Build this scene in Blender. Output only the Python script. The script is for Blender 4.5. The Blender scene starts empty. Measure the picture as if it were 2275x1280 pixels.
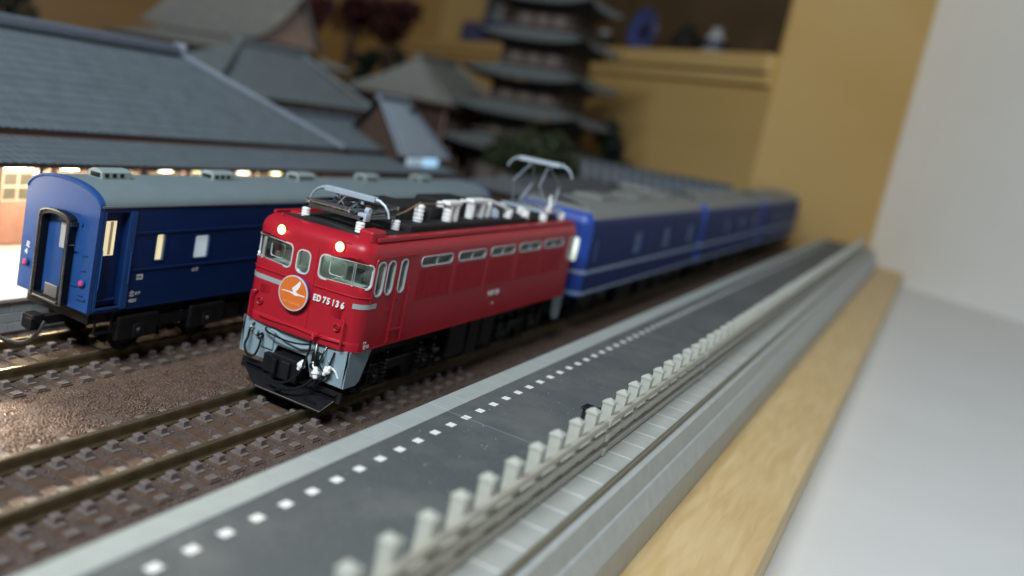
import bpy, bmesh, math, random
import numpy as np
from mathutils import Vector, Matrix
from mathutils.geometry import delaunay_2d_cdt
PI = math.pi
random.seed(7); rng = np.random.default_rng(7)
S = bpy.context.scene
COL = S.collection

# ------------------------------------------------------------------ camera
# one unit = one metre of the prototype railway (the models are 1:150)
cam_d = bpy.data.cameras.new('camera'); cam = bpy.data.objects.new('camera', cam_d); COL.objects.link(cam)
def cam_axes(yaw, pitch, roll):
    f = Vector((math.cos(pitch)*math.cos(yaw), math.cos(pitch)*math.sin(yaw), math.sin(pitch)))
    r = f.cross(Vector((0, 0, 1))).normalized(); u = r.cross(f)
    c, s = math.cos(roll), math.sin(roll)
    return c*r + s*u, -s*r + c*u, f
CR, CU, CF = cam_axes(0.55917639, -0.16864206, 0.17802219)
CP = Vector((-15.67453575, -10.57244295, 6.8449885))
m = Matrix.Identity(4)
for i in range(3):
    m[i][0], m[i][1], m[i][2], m[i][3] = CR[i], CU[i], -CF[i], CP[i]
cam.matrix_world = m
cam_d.sensor_width = 36; cam_d.sensor_fit = 'HORIZONTAL'
cam_d.lens = 2047.634/2275*36
cam_d.shift_x = (1137.5-761.75)/2275
cam_d.shift_y = (527.18-640)/2275
cam_d.clip_start = 0.1; cam_d.clip_end = 2000
cam_d.dof.use_dof = True
cam_d.dof.focus_distance = 18.3
cam_d.dof.aperture_fstop = 0.0324/0.30
cam_d.dof.aperture_blades = 0
S.camera = cam

# ------------------------------------------------------------------ light
W = bpy.data.worlds.new('World'); S.world = W; W.use_nodes = True
bg = W.node_tree.nodes['Background']; bg.inputs[0].default_value = (0.62, 0.76, 1.0, 1); bg.inputs[1].default_value = 0.045
def area(name, loc, target, size, power, col):
    d = bpy.data.lights.new(name, 'AREA'); d.shape = 'RECTANGLE'; d.size = size[0]; d.size_y = size[1]; d.energy = power; d.color = col
    o = bpy.data.objects.new(name, d); COL.objects.link(o); o.location = loc
    o.rotation_euler = (Vector(target)-Vector(loc)).to_track_quat('-Z', 'Y').to_euler()
    return o
area('ceiling_light', (-52, -4, 54), (8, 4, 0), (40, 10), 75000, (0.90, 0.97, 1.0))
V = S.view_settings
V.view_transform = 'Standard'; V.look = 'None'; V.exposure = 0; V.gamma = 1
S.render.engine = 'CYCLES'
S.cycles.use_denoising = True
S.cycles.max_bounces = 6; S.cycles.transparent_max_bounces = 12
S.cycles.sample_clamp_indirect = 4
S.cycles.caustics_reflective = False; S.cycles.caustics_refractive = False

# ------------------------------------------------------------------ materials
def mat(name, col, rough=0.5, metal=0.0, var=0.12, scale=3.0, bump=0.0, bscale=None, emit=None, estr=0.0, spec=0.5, coat=0.0, dirt=None, dscale=0.6, dlow=0.5, dhigh=0.75):
    M = bpy.data.materials.new(name); M.use_nodes = True
    nt = M.node_tree; N = nt.nodes; L = nt.links; b = N['Principled BSDF']
    tc = N.new('ShaderNodeTexCoord')
    n = N.new('ShaderNodeTexNoise'); n.inputs['Scale'].default_value = scale; n.inputs['Detail'].default_value = 6; n.inputs['Roughness'].default_value = 0.6
    L.new(tc.outputs['Object'], n.inputs['Vector'])
    mx = N.new('ShaderNodeMix'); mx.data_type = 'RGBA'
    mr = N.new('ShaderNodeMapRange'); mr.inputs[1].default_value = 0.3; mr.inputs[2].default_value = 0.7
    L.new(n.outputs['Fac'], mr.inputs[0]); L.new(mr.outputs[0], mx.inputs['Factor'])
    mx.inputs['A'].default_value = tuple(c*(1-var) for c in col)+(1,)
    mx.inputs['B'].default_value = tuple(min(1, c*(1+var)) for c in col)+(1,)
    out = mx.outputs['Result']
    if dirt:
        n2 = N.new('ShaderNodeTexNoise'); n2.inputs['Scale'].default_value = dscale; n2.inputs['Detail'].default_value = 8; n2.inputs['Roughness'].default_value = 0.7
        L.new(tc.outputs['Object'], n2.inputs['Vector'])
        r2 = N.new('ShaderNodeMapRange'); r2.inputs[1].default_value = dlow; r2.inputs[2].default_value = dhigh
        L.new(n2.outputs['Fac'], r2.inputs[0])
        m2 = N.new('ShaderNodeMix'); m2.data_type = 'RGBA'; m2.inputs['B'].default_value = tuple(dirt)+(1,)
        L.new(r2.outputs[0], m2.inputs['Factor']); L.new(out, m2.inputs['A']); out = m2.outputs['Result']
    L.new(out, b.inputs['Base Color'])
    rr = N.new('ShaderNodeMapRange'); rr.inputs[3].default_value = max(0.02, rough-0.07); rr.inputs[4].default_value = min(1, rough+0.07)
    L.new(n.outputs['Fac'], rr.inputs[0]); L.new(rr.outputs[0], b.inputs['Roughness'])
    b.inputs['Metallic'].default_value = metal
    b.inputs['Specular IOR Level'].default_value = spec
    b.inputs['Coat Weight'].default_value = coat
    if bump:
        nb = N.new('ShaderNodeTexNoise'); nb.inputs['Scale'].default_value = bscale or scale*4; nb.inputs['Detail'].default_value = 4
        L.new(tc.outputs['Object'], nb.inputs['Vector'])
        bp = N.new('ShaderNodeBump'); bp.inputs['Strength'].default_value = bump; bp.inputs['Distance'].default_value = 0.03
        L.new(nb.outputs['Fac'], bp.inputs['Height']); L.new(bp.outputs[0], b.inputs['Normal'])
    if emit:
        b.inputs['Emission Color'].default_value = tuple(emit)+(1,); b.inputs['Emission Strength'].default_value = estr
    return M
def glass(name, tint=(0.8, 0.95, 0.9), refl=0.10):
    M = bpy.data.materials.new(name); M.use_nodes = True; nt = M.node_tree; N = nt.nodes; L = nt.links
    N.remove(N['Principled BSDF']); out = N['Material Output']
    t = N.new('ShaderNodeBsdfTransparent'); t.inputs[0].default_value = tint+(1,)
    g = N.new('ShaderNodeBsdfGlossy'); g.inputs['Roughness'].default_value = 0.06
    fr = N.new('ShaderNodeFresnel'); fr.inputs[0].default_value = 1.5
    tc = N.new('ShaderNodeTexCoord'); n = N.new('ShaderNodeTexNoise'); n.inputs['Scale'].default_value = 4
    L.new(tc.outputs['Object'], n.inputs['Vector'])
    bp = N.new('ShaderNodeBump'); bp.inputs['Strength'].default_value = 0.08; bp.inputs['Distance'].default_value = 0.05
    L.new(n.outputs['Fac'], bp.inputs['Height']); L.new(bp.outputs[0], g.inputs['Normal'])
    ad = N.new('ShaderNodeMath'); ad.operation = 'ADD'; ad.inputs[1].default_value = refl
    L.new(fr.outputs[0], ad.inputs[0])
    mx = N.new('ShaderNodeMixShader'); L.new(ad.outputs[0], mx.inputs[0]); L.new(t.outputs[0], mx.inputs[1]); L.new(g.outputs[0], mx.inputs[2])
    L.new(mx.outputs[0], out.inputs[0])
    return M
M = {}
M['red'] = mat('loco_red_paint', (0.40, 0.012, 0.026), 0.36, var=0.06, scale=1.2, bump=0.02, bscale=30, spec=0.35)
M['silver'] = mat('window_silver', (0.66, 0.70, 0.71), 0.38, 0.25, 0.06)
M['band'] = mat('band_silver', (0.46, 0.52, 0.54), 0.42, 0.35, 0.06)
M['skirt'] = mat('skirt_grey', (0.25, 0.34, 0.39), 0.45, var=0.07, dirt=(0.20, 0.27, 0.31), dscale=2)
M['black'] = mat('black_plastic', (0.0085, 0.009, 0.011), 0.45, var=0.3, scale=5, bump=0.05, spec=0.3)
M['rubber'] = mat('black_rubber_gloss', (0.009, 0.009, 0.012), 0.2, var=0.2)
M['blackroof'] = mat('roof_black', (0.006, 0.006, 0.007), 0.75, var=0.3, scale=2, bump=0.08, bscale=20)
M['gunmetal'] = mat('dark_metal', (0.16, 0.17, 0.18), 0.28, 0.9, 0.15)
M['spring'] = mat('spring_steel', (0.03, 0.032, 0.036), 0.3, 0.6, 0.2)
M['steel'] = mat('bright_metal', (0.62, 0.62, 0.64), 0.22, 0.95, 0.1)
M['pgrey'] = mat('pantograph_grey', (0.42, 0.49, 0.58), 0.45, 0.15, 0.08)
M['white'] = mat('porcelain_white', (0.92, 0.93, 0.93), 0.35, var=0.03)
M['whitep'] = mat('white_print', (0.82, 0.84, 0.84), 0.5, var=0.05)
M['copper'] = mat('bus_wire', (0.28, 0.17, 0.09), 0.45, 0.3, 0.2)
M['glass'] = glass('cab_glass', (0.86, 0.95, 0.92), 0.07)
M['glass2'] = glass('coach_glass', (0.85, 0.9, 0.92), 0.05)
M['cab'] = mat('cab_interior_green', (0.52, 0.70, 0.63), 0.55, var=0.12)
M['cabdark'] = mat('cab_seat', (0.16, 0.2, 0.19), 0.6, var=0.2)
M['engine'] = mat('engine_room_olive', (0.30, 0.30, 0.24), 0.6, var=0.3, scale=2)
M['clear'] = mat('clear_moulding', (0.62, 0.78, 0.76), 0.15, 0.2, 0.1)
M['dkwin'] = mat('dark_interior', (0.09, 0.095, 0.085), 0.5, var=0.2)
M['hl'] = mat('headlight_glow', (1, 0.8, 0.5), 0.3, emit=(1.0, 0.72, 0.36), estr=7.0)
M['hlring'] = mat('headlight_halo', (1, .6, .2), .3, emit=(1.0, .50, .14), estr=2.2)  # glowing orange ring that imitates the halo around the lens
M['tail'] = mat('tail_lamp_red', (0.22, 0.01, 0.012), 0.15, var=0.05, coat=0.5)
M['tail2'] = mat('tail_lamp_pink', (0.75, 0.03, 0.12), 0.3, var=0.05, emit=(1, 0.03, 0.15), estr=0.25)
M['orange'] = mat('headmark_orange', (0.70, 0.165, 0.028), 0.45, var=0.07, scale=6)
M['orange2'] = mat('headmark_pale_orange', (0.80, 0.33, 0.15), 0.5, var=0.05)
M['purple'] = mat('headmark_purple', (0.06, 0.045, 0.25), 0.4, var=0.1)
M['rim'] = mat('headmark_rim', (0.62, 0.6, 0.64), 0.4, 0.1, 0.06)
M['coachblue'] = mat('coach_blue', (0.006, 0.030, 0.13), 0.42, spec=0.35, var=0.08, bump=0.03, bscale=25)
M['coachlit'] = mat('coach_blue_lit', (0.017, 0.072, 0.25), 0.5, spec=.3, var=0.10, bump=0.03, bscale=25)  # lighter copy of the side blue; light on the end put into colour
M['coachroof'] = mat('coach_roof_grey', (0.17, 0.22, 0.245), 0.62, var=0.05, bump=0.05, bscale=18, dirt=(0.145, 0.19, 0.21), dscale=1.5)
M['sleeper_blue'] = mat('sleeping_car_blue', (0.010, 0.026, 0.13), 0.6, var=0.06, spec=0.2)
M['sleeper_lit'] = mat('sleeping_car_blue_lit', (0.018, 0.065, 0.36), 0.4, var=0.06)  # side blue repeated brighter; the end's lighting is put into the colour
M['sband'] = mat('sleeping_car_band', (0.36, 0.46, 0.62), 0.45, var=0.05)
M['sroof'] = mat('sleeping_car_roof', (0.195, 0.205, 0.20), 0.6, var=0.07)
M['swinrefl'] = mat('sleeping_car_pane_reflection', (0.10, 0.16, 0.34), 0.25, var=0.2)  # bluish reflection painted into the pane colour
M['warmwin'] = mat('lit_window_warm', (0.8, 0.75, 0.55), 0.5, emit=(1.0, 0.86, 0.50), estr=0.72)
M['coolwin'] = mat('lit_window_cool', (0.6, 0.65, 0.7), 0.5, emit=(0.62, 0.74, 0.84), estr=0.42)
M['greenwin'] = mat('lit_window_greenish', (0.8, 0.85, 0.75), 0.5, emit=(0.84, 0.95, 0.80), estr=0.62)
M['cream'] = mat('cream_interior_glow', (0.55, 0.47, 0.30), 0.6, var=0.15, emit=(1.0, 0.8, 0.45), estr=0.12)  # weak emission stands in for the coach's interior lighting
M['ventgrey'] = mat('roof_vent_grey', (0.26, 0.33, 0.33), 0.6, var=0.06)
M['rail'] = mat('rail_brown', (0.21, 0.17, 0.10), 0.34, 0.7, 0.2, scale=4)
M['railtop'] = mat('rail_head', (0.42, 0.36, 0.25), 0.28, 0.85, 0.2, scale=2)
M['tie'] = mat('sleeper_brown', (0.098, 0.062, 0.043), 0.62, var=0.22, scale=6, bump=0.25, bscale=40)
M['chair'] = mat('rail_chair', (0.165, 0.14, 0.135), 0.7, var=0.2, scale=8, bump=0.1)
M['ballast'] = mat('ballast_bed', (0.090, 0.062, 0.052), 0.8, var=0.35, scale=5, bump=0.7, bscale=22, dirt=(0.125, 0.10, 0.095), dscale=1.2)
M['stone'] = mat('gravel_stone', (0.135, 0.085, 0.062), 0.26, var=0.3, scale=6, bump=0.2)
M['stone2'] = mat('ballast_stone', (0.125, 0.098, 0.092), 0.6, var=0.45, scale=9, bump=0.2)
M['kerb'] = mat('platform_kerb', (0.36, 0.40, 0.395), 0.6, var=0.06, bump=0.08, bscale=30, dirt=(0.31, 0.36, 0.355), dscale=1.6, dlow=.58)
M['asph'] = mat('platform_asphalt', (0.088, 0.100, 0.107), 0.68, var=0.16, scale=14, bump=0.12, bscale=60, dirt=(0.142, 0.152, 0.15), dscale=0.55, dlow=.45, dhigh=.7)
M['speck'] = mat('dust_specks', (0.5, 0.52, 0.5), 0.7)
M['seam'] = mat('platform_seam', (0.19, 0.21, 0.215), 0.7)
M['dot'] = mat('white_marking', (0.84, 0.86, 0.86), 0.6, var=0.05, scale=8)
M['pside'] = mat('platform_side', (0.12, 0.11, 0.10), 0.75, var=0.2)
M['fence'] = mat('fence_concrete', (0.44, 0.455, 0.41), 0.55, var=0.06, bump=0.05)
M['fencerail'] = mat('fence_rail', (0.40, 0.385, 0.325), 0.55, var=0.08)
M['tilepl'] = mat('edge_slab', (0.40, 0.415, 0.395), 0.65, var=0.10, scale=1.2)
M['ledge'] = mat('base_ledge_grey', (0.42, 0.44, 0.43), 0.6, var=0.08)
M['ledgebrown'] = mat('base_ledge_edge', (0.20, 0.175, 0.12), 0.6, var=0.1)
def wood(name, a, b, scale=0.25, stretch=(1, 9, 9)):
    Mt = mat(name, a, 0.5, var=0.1, scale=1.0); nt = Mt.node_tree; N = nt.nodes; L = nt.links
    tc = [n for n in N if n.type == 'TEX_COORD'][0]
    mp = N.new('ShaderNodeMapping'); mp.inputs['Scale'].default_value = stretch; L.new(tc.outputs['Object'], mp.inputs[0])
    n = N.new('ShaderNodeTexNoise'); n.inputs['Scale'].default_value = scale; n.inputs['Detail'].default_value = 8; n.inputs['Distortion'].default_value = 0.6
    L.new(mp.outputs[0], n.inputs['Vector'])
    mx = N.new('ShaderNodeMix'); mx.data_type = 'RGBA'; mx.inputs['A'].default_value = a+(1,); mx.inputs['B'].default_value = b+(1,)
    mr = N.new('ShaderNodeMapRange'); mr.inputs[1].default_value = 0.35; mr.inputs[2].default_value = 0.68; L.new(n.outputs['Fac'], mr.inputs[0])
    L.new(mr.outputs[0], mx.inputs['Factor']); L.new(mx.outputs['Result'], N['Principled BSDF'].inputs['Base Color'])
    return Mt
M['table'] = wood('table_wood', (0.60, 0.42, 0.19), (0.70, 0.52, 0.28), 0.5)
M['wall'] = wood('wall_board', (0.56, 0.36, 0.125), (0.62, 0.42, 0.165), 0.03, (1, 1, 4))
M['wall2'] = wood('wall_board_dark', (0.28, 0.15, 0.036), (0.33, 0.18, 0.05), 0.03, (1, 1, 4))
M['shelf'] = wood('shelf_wood', (0.60, 0.40, 0.15), (0.68, 0.47, 0.20), 0.03, (1, 1, 4))
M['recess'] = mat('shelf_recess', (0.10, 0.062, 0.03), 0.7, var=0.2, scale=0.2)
M['laminate'] = mat('white_table_laminate', (0.74, 0.74, 0.73), 0.5, var=0.03, scale=.2)
M['palewall'] = mat('white_wall_paint', (0.82, 0.82, 0.80), 0.7, var=0.03, scale=.1)
M['tileroof'] = mat('roof_tile_grey', (0.112, 0.138, 0.160), 0.6, var=0.14, scale=2.0, bump=0.15, bscale=12)
M['ridge'] = mat('ridge_tile_grey', (0.12, 0.145, 0.185), 0.55, var=0.1)
M['hip'] = mat('hip_tile_pale', (0.23, 0.27, 0.32), 0.55, var=0.1)
M['roofb'] = mat('back_roof_grey', (0.140, 0.165, 0.178), 0.6, var=0.12, scale=1.5, bump=0.15, bscale=8)
M['roofc'] = mat('temple_roof_grey', (0.215, 0.215, 0.195), 0.6, var=0.12, scale=1.2, bump=0.1)
M['roofdark'] = mat('shed_roof_dark', (0.085, 0.095, 0.105), 0.6, var=0.15)
M['timber'] = mat('dark_timber', (0.05, 0.026, 0.016), 0.6, var=0.25)
M['plaster'] = mat('plaster_pinkish', (0.40, 0.27, 0.22), 0.7, var=0.15)
M['dado'] = mat('station_dado', (0.34, 0.18, 0.135), 0.6, var=0.12)
M['frame'] = mat('station_window_frame', (0.52, 0.40, 0.32), 0.6, var=0.1)
M['stwin'] = mat('station_window_pane', (0.12, 0.11, 0.09), 0.2, var=0.2)
M['pavement'] = mat('station_paving', (0.55, 0.53, 0.50), 0.6, var=0.06)
M['block'] = mat('platform_block', (0.55, 0.60, 0.62), 0.65, var=0.08, scale=2)
M['lampglow'] = mat('station_lamp', (1, 0.95, 0.8), 0.4, emit=(1.0, 0.90, 0.66), estr=7.0)
M['lampglow2'] = mat('station_lamp_yellow', (1, 0.95, 0.6), 0.4, emit=(1.0, 0.95, 0.45), estr=4.0)
M['bluelit'] = mat('blue_lit_panel', (0.5, 0.7, 0.9), 0.4, emit=(0.38, 0.70, 1.0), estr=0.75)
M['bluelit2'] = mat('pale_lit_panel', (0.5, 0.6, 0.65), 0.4, emit=(0.45, 0.62, 0.75), estr=0.35)
M['leaf'] = mat('leaf_green', (0.030, 0.042, 0.012), 0.7, var=0.5, scale=0.8)
M['leafdark'] = mat('leaf_dark_green', (0.008, 0.018, 0.011), 0.7, var=0.4, scale=0.8)
M['leafred'] = mat('leaf_red', (0.055, 0.008, 0.009), 0.7, var=0.4, scale=0.8)
M['bark'] = mat('bark', (0.03, 0.02, 0.013), 0.8, var=0.3)
M['china'] = mat('blue_china', (0.055, 0.085, 0.26), 0.25, var=0.5, scale=0.9)
M['chinaw'] = mat('white_china', (0.45, 0.46, 0.45), 0.3, var=0.15, scale=0.6)
M['navy'] = mat('navy_glaze', (0.012, 0.018, 0.07), 0.25, var=0.3)
M['darkpot'] = mat('dark_pot', (0.02, 0.02, 0.018), 0.4, var=0.3)
M['bluebox'] = mat('blue_box', (0.025, 0.045, 0.20), 0.5, var=0.3, scale=0.6)
M['pagwood'] = mat('pagoda_timber', (0.022, 0.014, 0.011), 0.6, var=0.3)
M['pagwin'] = mat('pagoda_panel', (0.13, 0.10, 0.085), 0.6, var=0.2)
M['pagroof'] = mat('pagoda_roof', (0.15, 0.165, 0.165), 0.55, var=0.12, bump=0.1)

# ------------------------------------------------------------------ mesh helpers
class MB:
    def __init__(s): s.v = []; s.f = []; s.sm = []
    def add(s, vs, fs, smooth=False):
        o = len(s.v); s.v.extend([tuple(x) for x in vs]); s.f.extend([tuple(i+o for i in f) for f in fs]); s.sm.extend([smooth]*len(fs)); return s
    def box(s, x0, x1, y0, y1, z0, z1, b=0.0):
        if b <= 0:
            vs = [(x, y, z) for z in (z0, z1) for y in (y0, y1) for x in (x0, x1)]
            return s.add(vs, [(0, 2, 3, 1), (4, 5, 7, 6), (0, 1, 5, 4), (2, 6, 7, 3), (0, 4, 6, 2), (1, 3, 7, 5)])
        b = min(b, (x1-x0)*.45, (y1-y0)*.45, (z1-z0)*.45)
        bm = bmesh.new(); bmesh.ops.create_cube(bm, size=1.0)
        for v in bm.verts: v.co = ((x0+x1)/2+v.co.x*(x1-x0), (y0+y1)/2+v.co.y*(y1-y0), (z0+z1)/2+v.co.z*(z1-z0))
        bmesh.ops.bevel(bm, geom=bm.edges[:], offset=b, segments=2, profile=0.5, affect='EDGES')
        bm.verts.index_update(); s.add([v.co[:] for v in bm.verts], [[v.index for v in f.verts] for f in bm.faces]); bm.free(); return s
    def prism(s, pts, axis, a, b):
        # pts 2-D polygon extruded along axis ('x','y','z') from a to b
        def P(p, t): return {'x': (t, p[0], p[1]), 'y': (p[0], t, p[1]), 'z': (p[0], p[1], t)}[axis]
        n = len(pts); vs = [P(p, a) for p in pts]+[P(p, b) for p in pts]
        fs = [tuple(range(n-1, -1, -1)), tuple(range(n, 2*n))]+[(i, (i+1) % n, n+(i+1) % n, n+i) for i in range(n)]
        return s.add(vs, fs)
    def tube(s, path, r, n=8, cap=True, close=False):
        path = [Vector(p) for p in path]; k = len(path); vs = []; fs = []
        rs = r if isinstance(r, (list, tuple)) else [r]*k
        up = None
        for i, p in enumerate(path):
            if close: t = (path[(i+1) % k]-path[i-1]).normalized()
            else: t = (path[min(i+1, k-1)]-path[max(i-1, 0)]).normalized()
            if up is None: up = t.orthogonal().normalized()
            up = (up-t*up.dot(t)); up = up.normalized() if up.length > 1e-6 else t.orthogonal().normalized()
            w = t.cross(up)
            for j in range(n):
                a = 2*PI*j/n; vs.append(p+(up*math.cos(a)+w*math.sin(a))*rs[i])
        for i in range(k if close else k-1):
            for j in range(n):
                a, b2 = i*n+j, i*n+(j+1) % n; c, d = ((i+1) % k)*n+(j+1) % n, ((i+1) % k)*n+j
                fs.append((a, b2, c, d))
        s.add(vs, fs, True)
        if cap and not close: s.add(vs[:n], [tuple(range(n-1, -1, -1))]); s.add(vs[-n:], [tuple(range(n))])
        return s
    def rev(s, prof, c, axis=(0, 0, 1), n=16, smooth=True):
        ax = Vector(axis).normalized(); u = ax.orthogonal().normalized(); w = ax.cross(u); c = Vector(c); vs = []; fs = []
        for (r, h) in prof:
            for j in range(n):
                a = 2*PI*j/n; vs.append(c+ax*h+(u*math.cos(a)+w*math.sin(a))*r)
        for i in range(len(prof)-1):
            for j in range(n): fs.append((i*n+j, i*n+(j+1) % n, (i+1)*n+(j+1) % n, (i+1)*n+j))
        s.add(vs, fs, smooth)
        s.add(vs[:n], [tuple(range(n-1, -1, -1))]); s.add(vs[-n:], [tuple(range(n))]); return s
    def grid(s, rows, smooth=True):
        o = len(rows[0]); vs = [p for r in rows for p in r]
        return s.add(vs, [(i*o+j, i*o+j+1, (i+1)*o+j+1, (i+1)*o+j) for i in range(len(rows)-1) for j in range(o-1)], smooth)
    def mesh(s, name, mt):
        me = bpy.data.meshes.new(name); me.from_pydata(s.v, [], s.f)
        me.polygons.foreach_set('use_smooth', s.sm); me.materials.append(M[mt] if isinstance(mt, str) else mt); me.update(); return me
    def build(s, name, mt, parent=None, fix=True, **kw):
        me = s.mesh(name, mt)
        if fix:
            bm = bmesh.new(); bm.from_mesh(me); bmesh.ops.remove_doubles(bm, verts=bm.verts, dist=1e-5)
            bmesh.ops.recalc_face_normals(bm, faces=bm.faces); bm.to_mesh(me); bm.free()
            if any(s.sm): me.set_sharp_from_angle(angle=math.radians(40))
        return link(name, me, parent, **kw)
def link(name, data, parent=None, label=None, cat=None, group=None, kind=None, loc=None):
    o = bpy.data.objects.new(name, data); COL.objects.link(o)
    if parent: o.parent = parent
    if loc: o.location = loc
    return tag(o, label, cat, group, kind)
def tag(o, label=None, cat=None, group=None, kind=None):
    if label: o['label'] = label
    if cat: o['category'] = cat
    if group: o['group'] = group
    if kind: o['kind'] = kind
    return o
def empty(name, loc, label, cat, group=None):
    return link(name, None, None, label, cat, group, loc=loc)
def parent_matrix(p):
    # parts are modelled in place (world coordinates); only an Empty root carries a location
    return Matrix.Translation(p.location) if p.type == 'EMPTY' else Matrix.Identity(4)
def adopt(o, parent):
    o.parent = parent; o.matrix_parent_inverse = parent_matrix(parent).inverted(); return o
def part(name, mb, mt, parent, **kw):
    return adopt(mb.build(name, mt, None, **kw), parent)
def piece(name, me, parent, loc, rz=0.0, **kw):
    o = link(name, me, None, loc=loc, **kw); o.rotation_euler = (0, 0, rz)
    return adopt(o, parent) if parent else o
def shared(mb, name, mt):
    o = mb.build(name, mt); me = o.data; bpy.data.objects.remove(o); return me

def text(body, size, mt, parent, origin, ax, ay, name='lettering', ext=0.006, off=0.0, sx=1.0, align='LEFT', shear=0.0):
    cu = bpy.data.curves.new(name, 'FONT'); cu.body = body; cu.size = size; cu.extrude = ext; cu.offset = off; cu.align_x = align; cu.shear = shear; cu.resolution_u = 3
    t = bpy.data.objects.new(name, cu); COL.objects.link(t)
    bpy.context.view_layer.update()
    dg = bpy.context.evaluated_depsgraph_get()
    me = bpy.data.meshes.new_from_object(t.evaluated_get(dg))
    bpy.data.objects.remove(t); bpy.data.curves.remove(cu)
    ax = Vector(ax); ay = Vector(ay); az = ax.cross(ay); o0 = Vector(origin)
    for v in me.vertices: v.co = o0+ax*(v.co.x*sx)+ay*v.co.y+az*v.co.z
    me.materials.clear(); me.materials.append(M[mt])
    return adopt(link(name, me), parent)

# rounded-rectangle car shell: surface coordinates s (along the plan outline, 0 = middle of the front, + = platform side) and z
class Shell:
    def __init__(s, x0, L, W_, r, yc=0.0, bulge=0.0, inset=None):
        s.x0, s.L, s.W, s.r, s.yc, s.bulge = x0, L, W_, r, yc, bulge; s.inset = inset or (lambda z: 0.0)
        s.a = W_-r; s.q = PI/2*r; s.side = L-2*r; s.P = 2*s.a+2*s.q+s.side    # half perimeter
    def side_s(s, x): return s.a+s.q+(x-s.x0-s.r)
    def pt(s, t, z, off=0.0):
        sg = 1 if t >= 0 else -1; u = abs(t); W_, r, a = s.W, s.r, s.a
        if u <= a: x, y, nx, ny = -s.bulge*(1-(u/a)**2), u, -1, 0
        elif u <= a+s.q:
            th = (u-a)/r; x, y, nx, ny = r-r*math.cos(th), a+r*math.sin(th), -math.cos(th), math.sin(th)
        elif u <= a+s.q+s.side: x, y, nx, ny = r+(u-a-s.q), W_, 0, 1
        elif u <= a+2*s.q+s.side:
            th = (u-a-s.q-s.side)/r; x, y, nx, ny = s.L-r+r*math.sin(th), a+r*math.cos(th), math.sin(th), math.cos(th)
        else: x, y, nx, ny = s.L, max(0, 2*a+2*s.q+s.side-u), 1, 0
        o = off-s.inset(z)
        return (s.x0+x+nx*o, s.yc-sg*(y+ny*o), z)
    def cols(s, step=0.35):
        out = []
        def seg(a, b, n): out.extend([a+(b-a)*i/n for i in range(n+1)])
        seg(0, s.a, max(2, int(s.a/0.25))); seg(s.a, s.a+s.q, 9); out.append(s.a+s.q+0.03); out.append(s.a-0.03)
        seg(s.a+s.q, s.a+s.q+s.side, max(4, int(s.side/step))); e = s.a+s.q+s.side
        seg(e, e+s.q, 9); seg(e+s.q, s.P, 3)
        out = sorted(set(round(c, 4) for c in out)); return sorted(set(out+[-c for c in out]))
    def skin(s, mb, z0, z1, rows, holes, off=0.0, t0=None, t1=None):
        t0 = -s.P if t0 is None else t0; t1 = s.P if t1 is None else t1
        cs = [c for c in s.cols() if t0-1e-6 <= c <= t1+1e-6]
        if cs[0] > t0+1e-4: cs = [t0]+cs
        if cs[-1] < t1-1e-4: cs = cs+[t1]
        zs = sorted(set([z0, z1]+[r for r in rows if z0 < r < z1]))
        def inside(t, z, grow=0.0):
            for h in holes:
                if h['box'][0]-grow < t < h['box'][1]+grow and h['box'][2]-grow < z < h['box'][3]+grow: return True
            return False
        pts = []; edges = []
        nc, nz = len(cs), len(zs)
        idx = {}
        for i, c in enumerate(cs):
            for j, z in enumerate(zs):
                border = i in (0, nc-1) or j in (0, nz-1)
                if border or not inside(c, z, 0.012): idx[(i, j)] = len(pts); pts.append(Vector((c, z)))
        for i in range(nc-1):
            for j in (0, nz-1): edges.append((idx[(i, j)], idx[(i+1, j)]))
        for j in range(nz-1):
            for i in (0, nc-1): edges.append((idx[(i, j)], idx[(i, j+1)]))
        for h in holes:
            lp = h['loop']; o = len(pts); pts.extend(Vector(p) for p in lp); edges.extend((o+k, o+(k+1) % len(lp)) for k in range(len(lp)))
        v, e, f, *_ = delaunay_2d_cdt(pts, edges, [], 0, 1e-5)
        fs = []
        for t in f:
            c = sum((v[i] for i in t), Vector((0, 0)))/len(t)
            if not any(point_in(c, h['loop']) for h in holes if h['box'][0]-.01 < c.x < h['box'][1]+.01): fs.append(tuple(t))
        mb.add([s.pt(p.x, p.y, off) for p in v], fs, True); return mb
    def frame(s, loop, w, h, depth):
        mb = MB(); n = len(loop); c = sum((Vector(p) for p in loop), Vector((0, 0)))/n
        out = []
        for k in range(n):
            a, b2, d = Vector(loop[k-1]), Vector(loop[k]), Vector(loop[(k+1) % n])
            t = (d-a).normalized(); nn = Vector((t.y, -t.x))
            if nn.dot(b2-c) < 0: nn = -nn
            out.append(b2+nn*w)
        ring = []
        for k in range(n):
            i, o = loop[k], out[k]
            ring.append([s.pt(o[0], o[1], -0.004), s.pt(o[0], o[1], h), s.pt(i[0], i[1], h), s.pt(i[0], i[1], -depth)])
        ring.append(ring[0]); mb.grid(ring, True); return mb
    def pane(s, loop, off):
        x0 = min(p[0] for p in loop); x1 = max(p[0] for p in loop); z0 = min(p[1] for p in loop); z1 = max(p[1] for p in loop)
        cs = [c for c in s.cols() if x0+.02 < c < x1-.02]
        pts = [Vector(p) for p in loop]; n = len(pts); ed = [(k, (k+1) % n) for k in range(n)]
        for c in cs:
            for z in (z0+(z1-z0)*.33, z0+(z1-z0)*.66):
                if point_in(Vector((c, z)), loop): pts.append(Vector((c, z)))
        v, e, f, *_ = delaunay_2d_cdt(pts, ed, [], 1, 1e-5)
        return MB().add([s.pt(p.x, p.y, off) for p in v], [tuple(t) for t in f], True)
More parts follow.
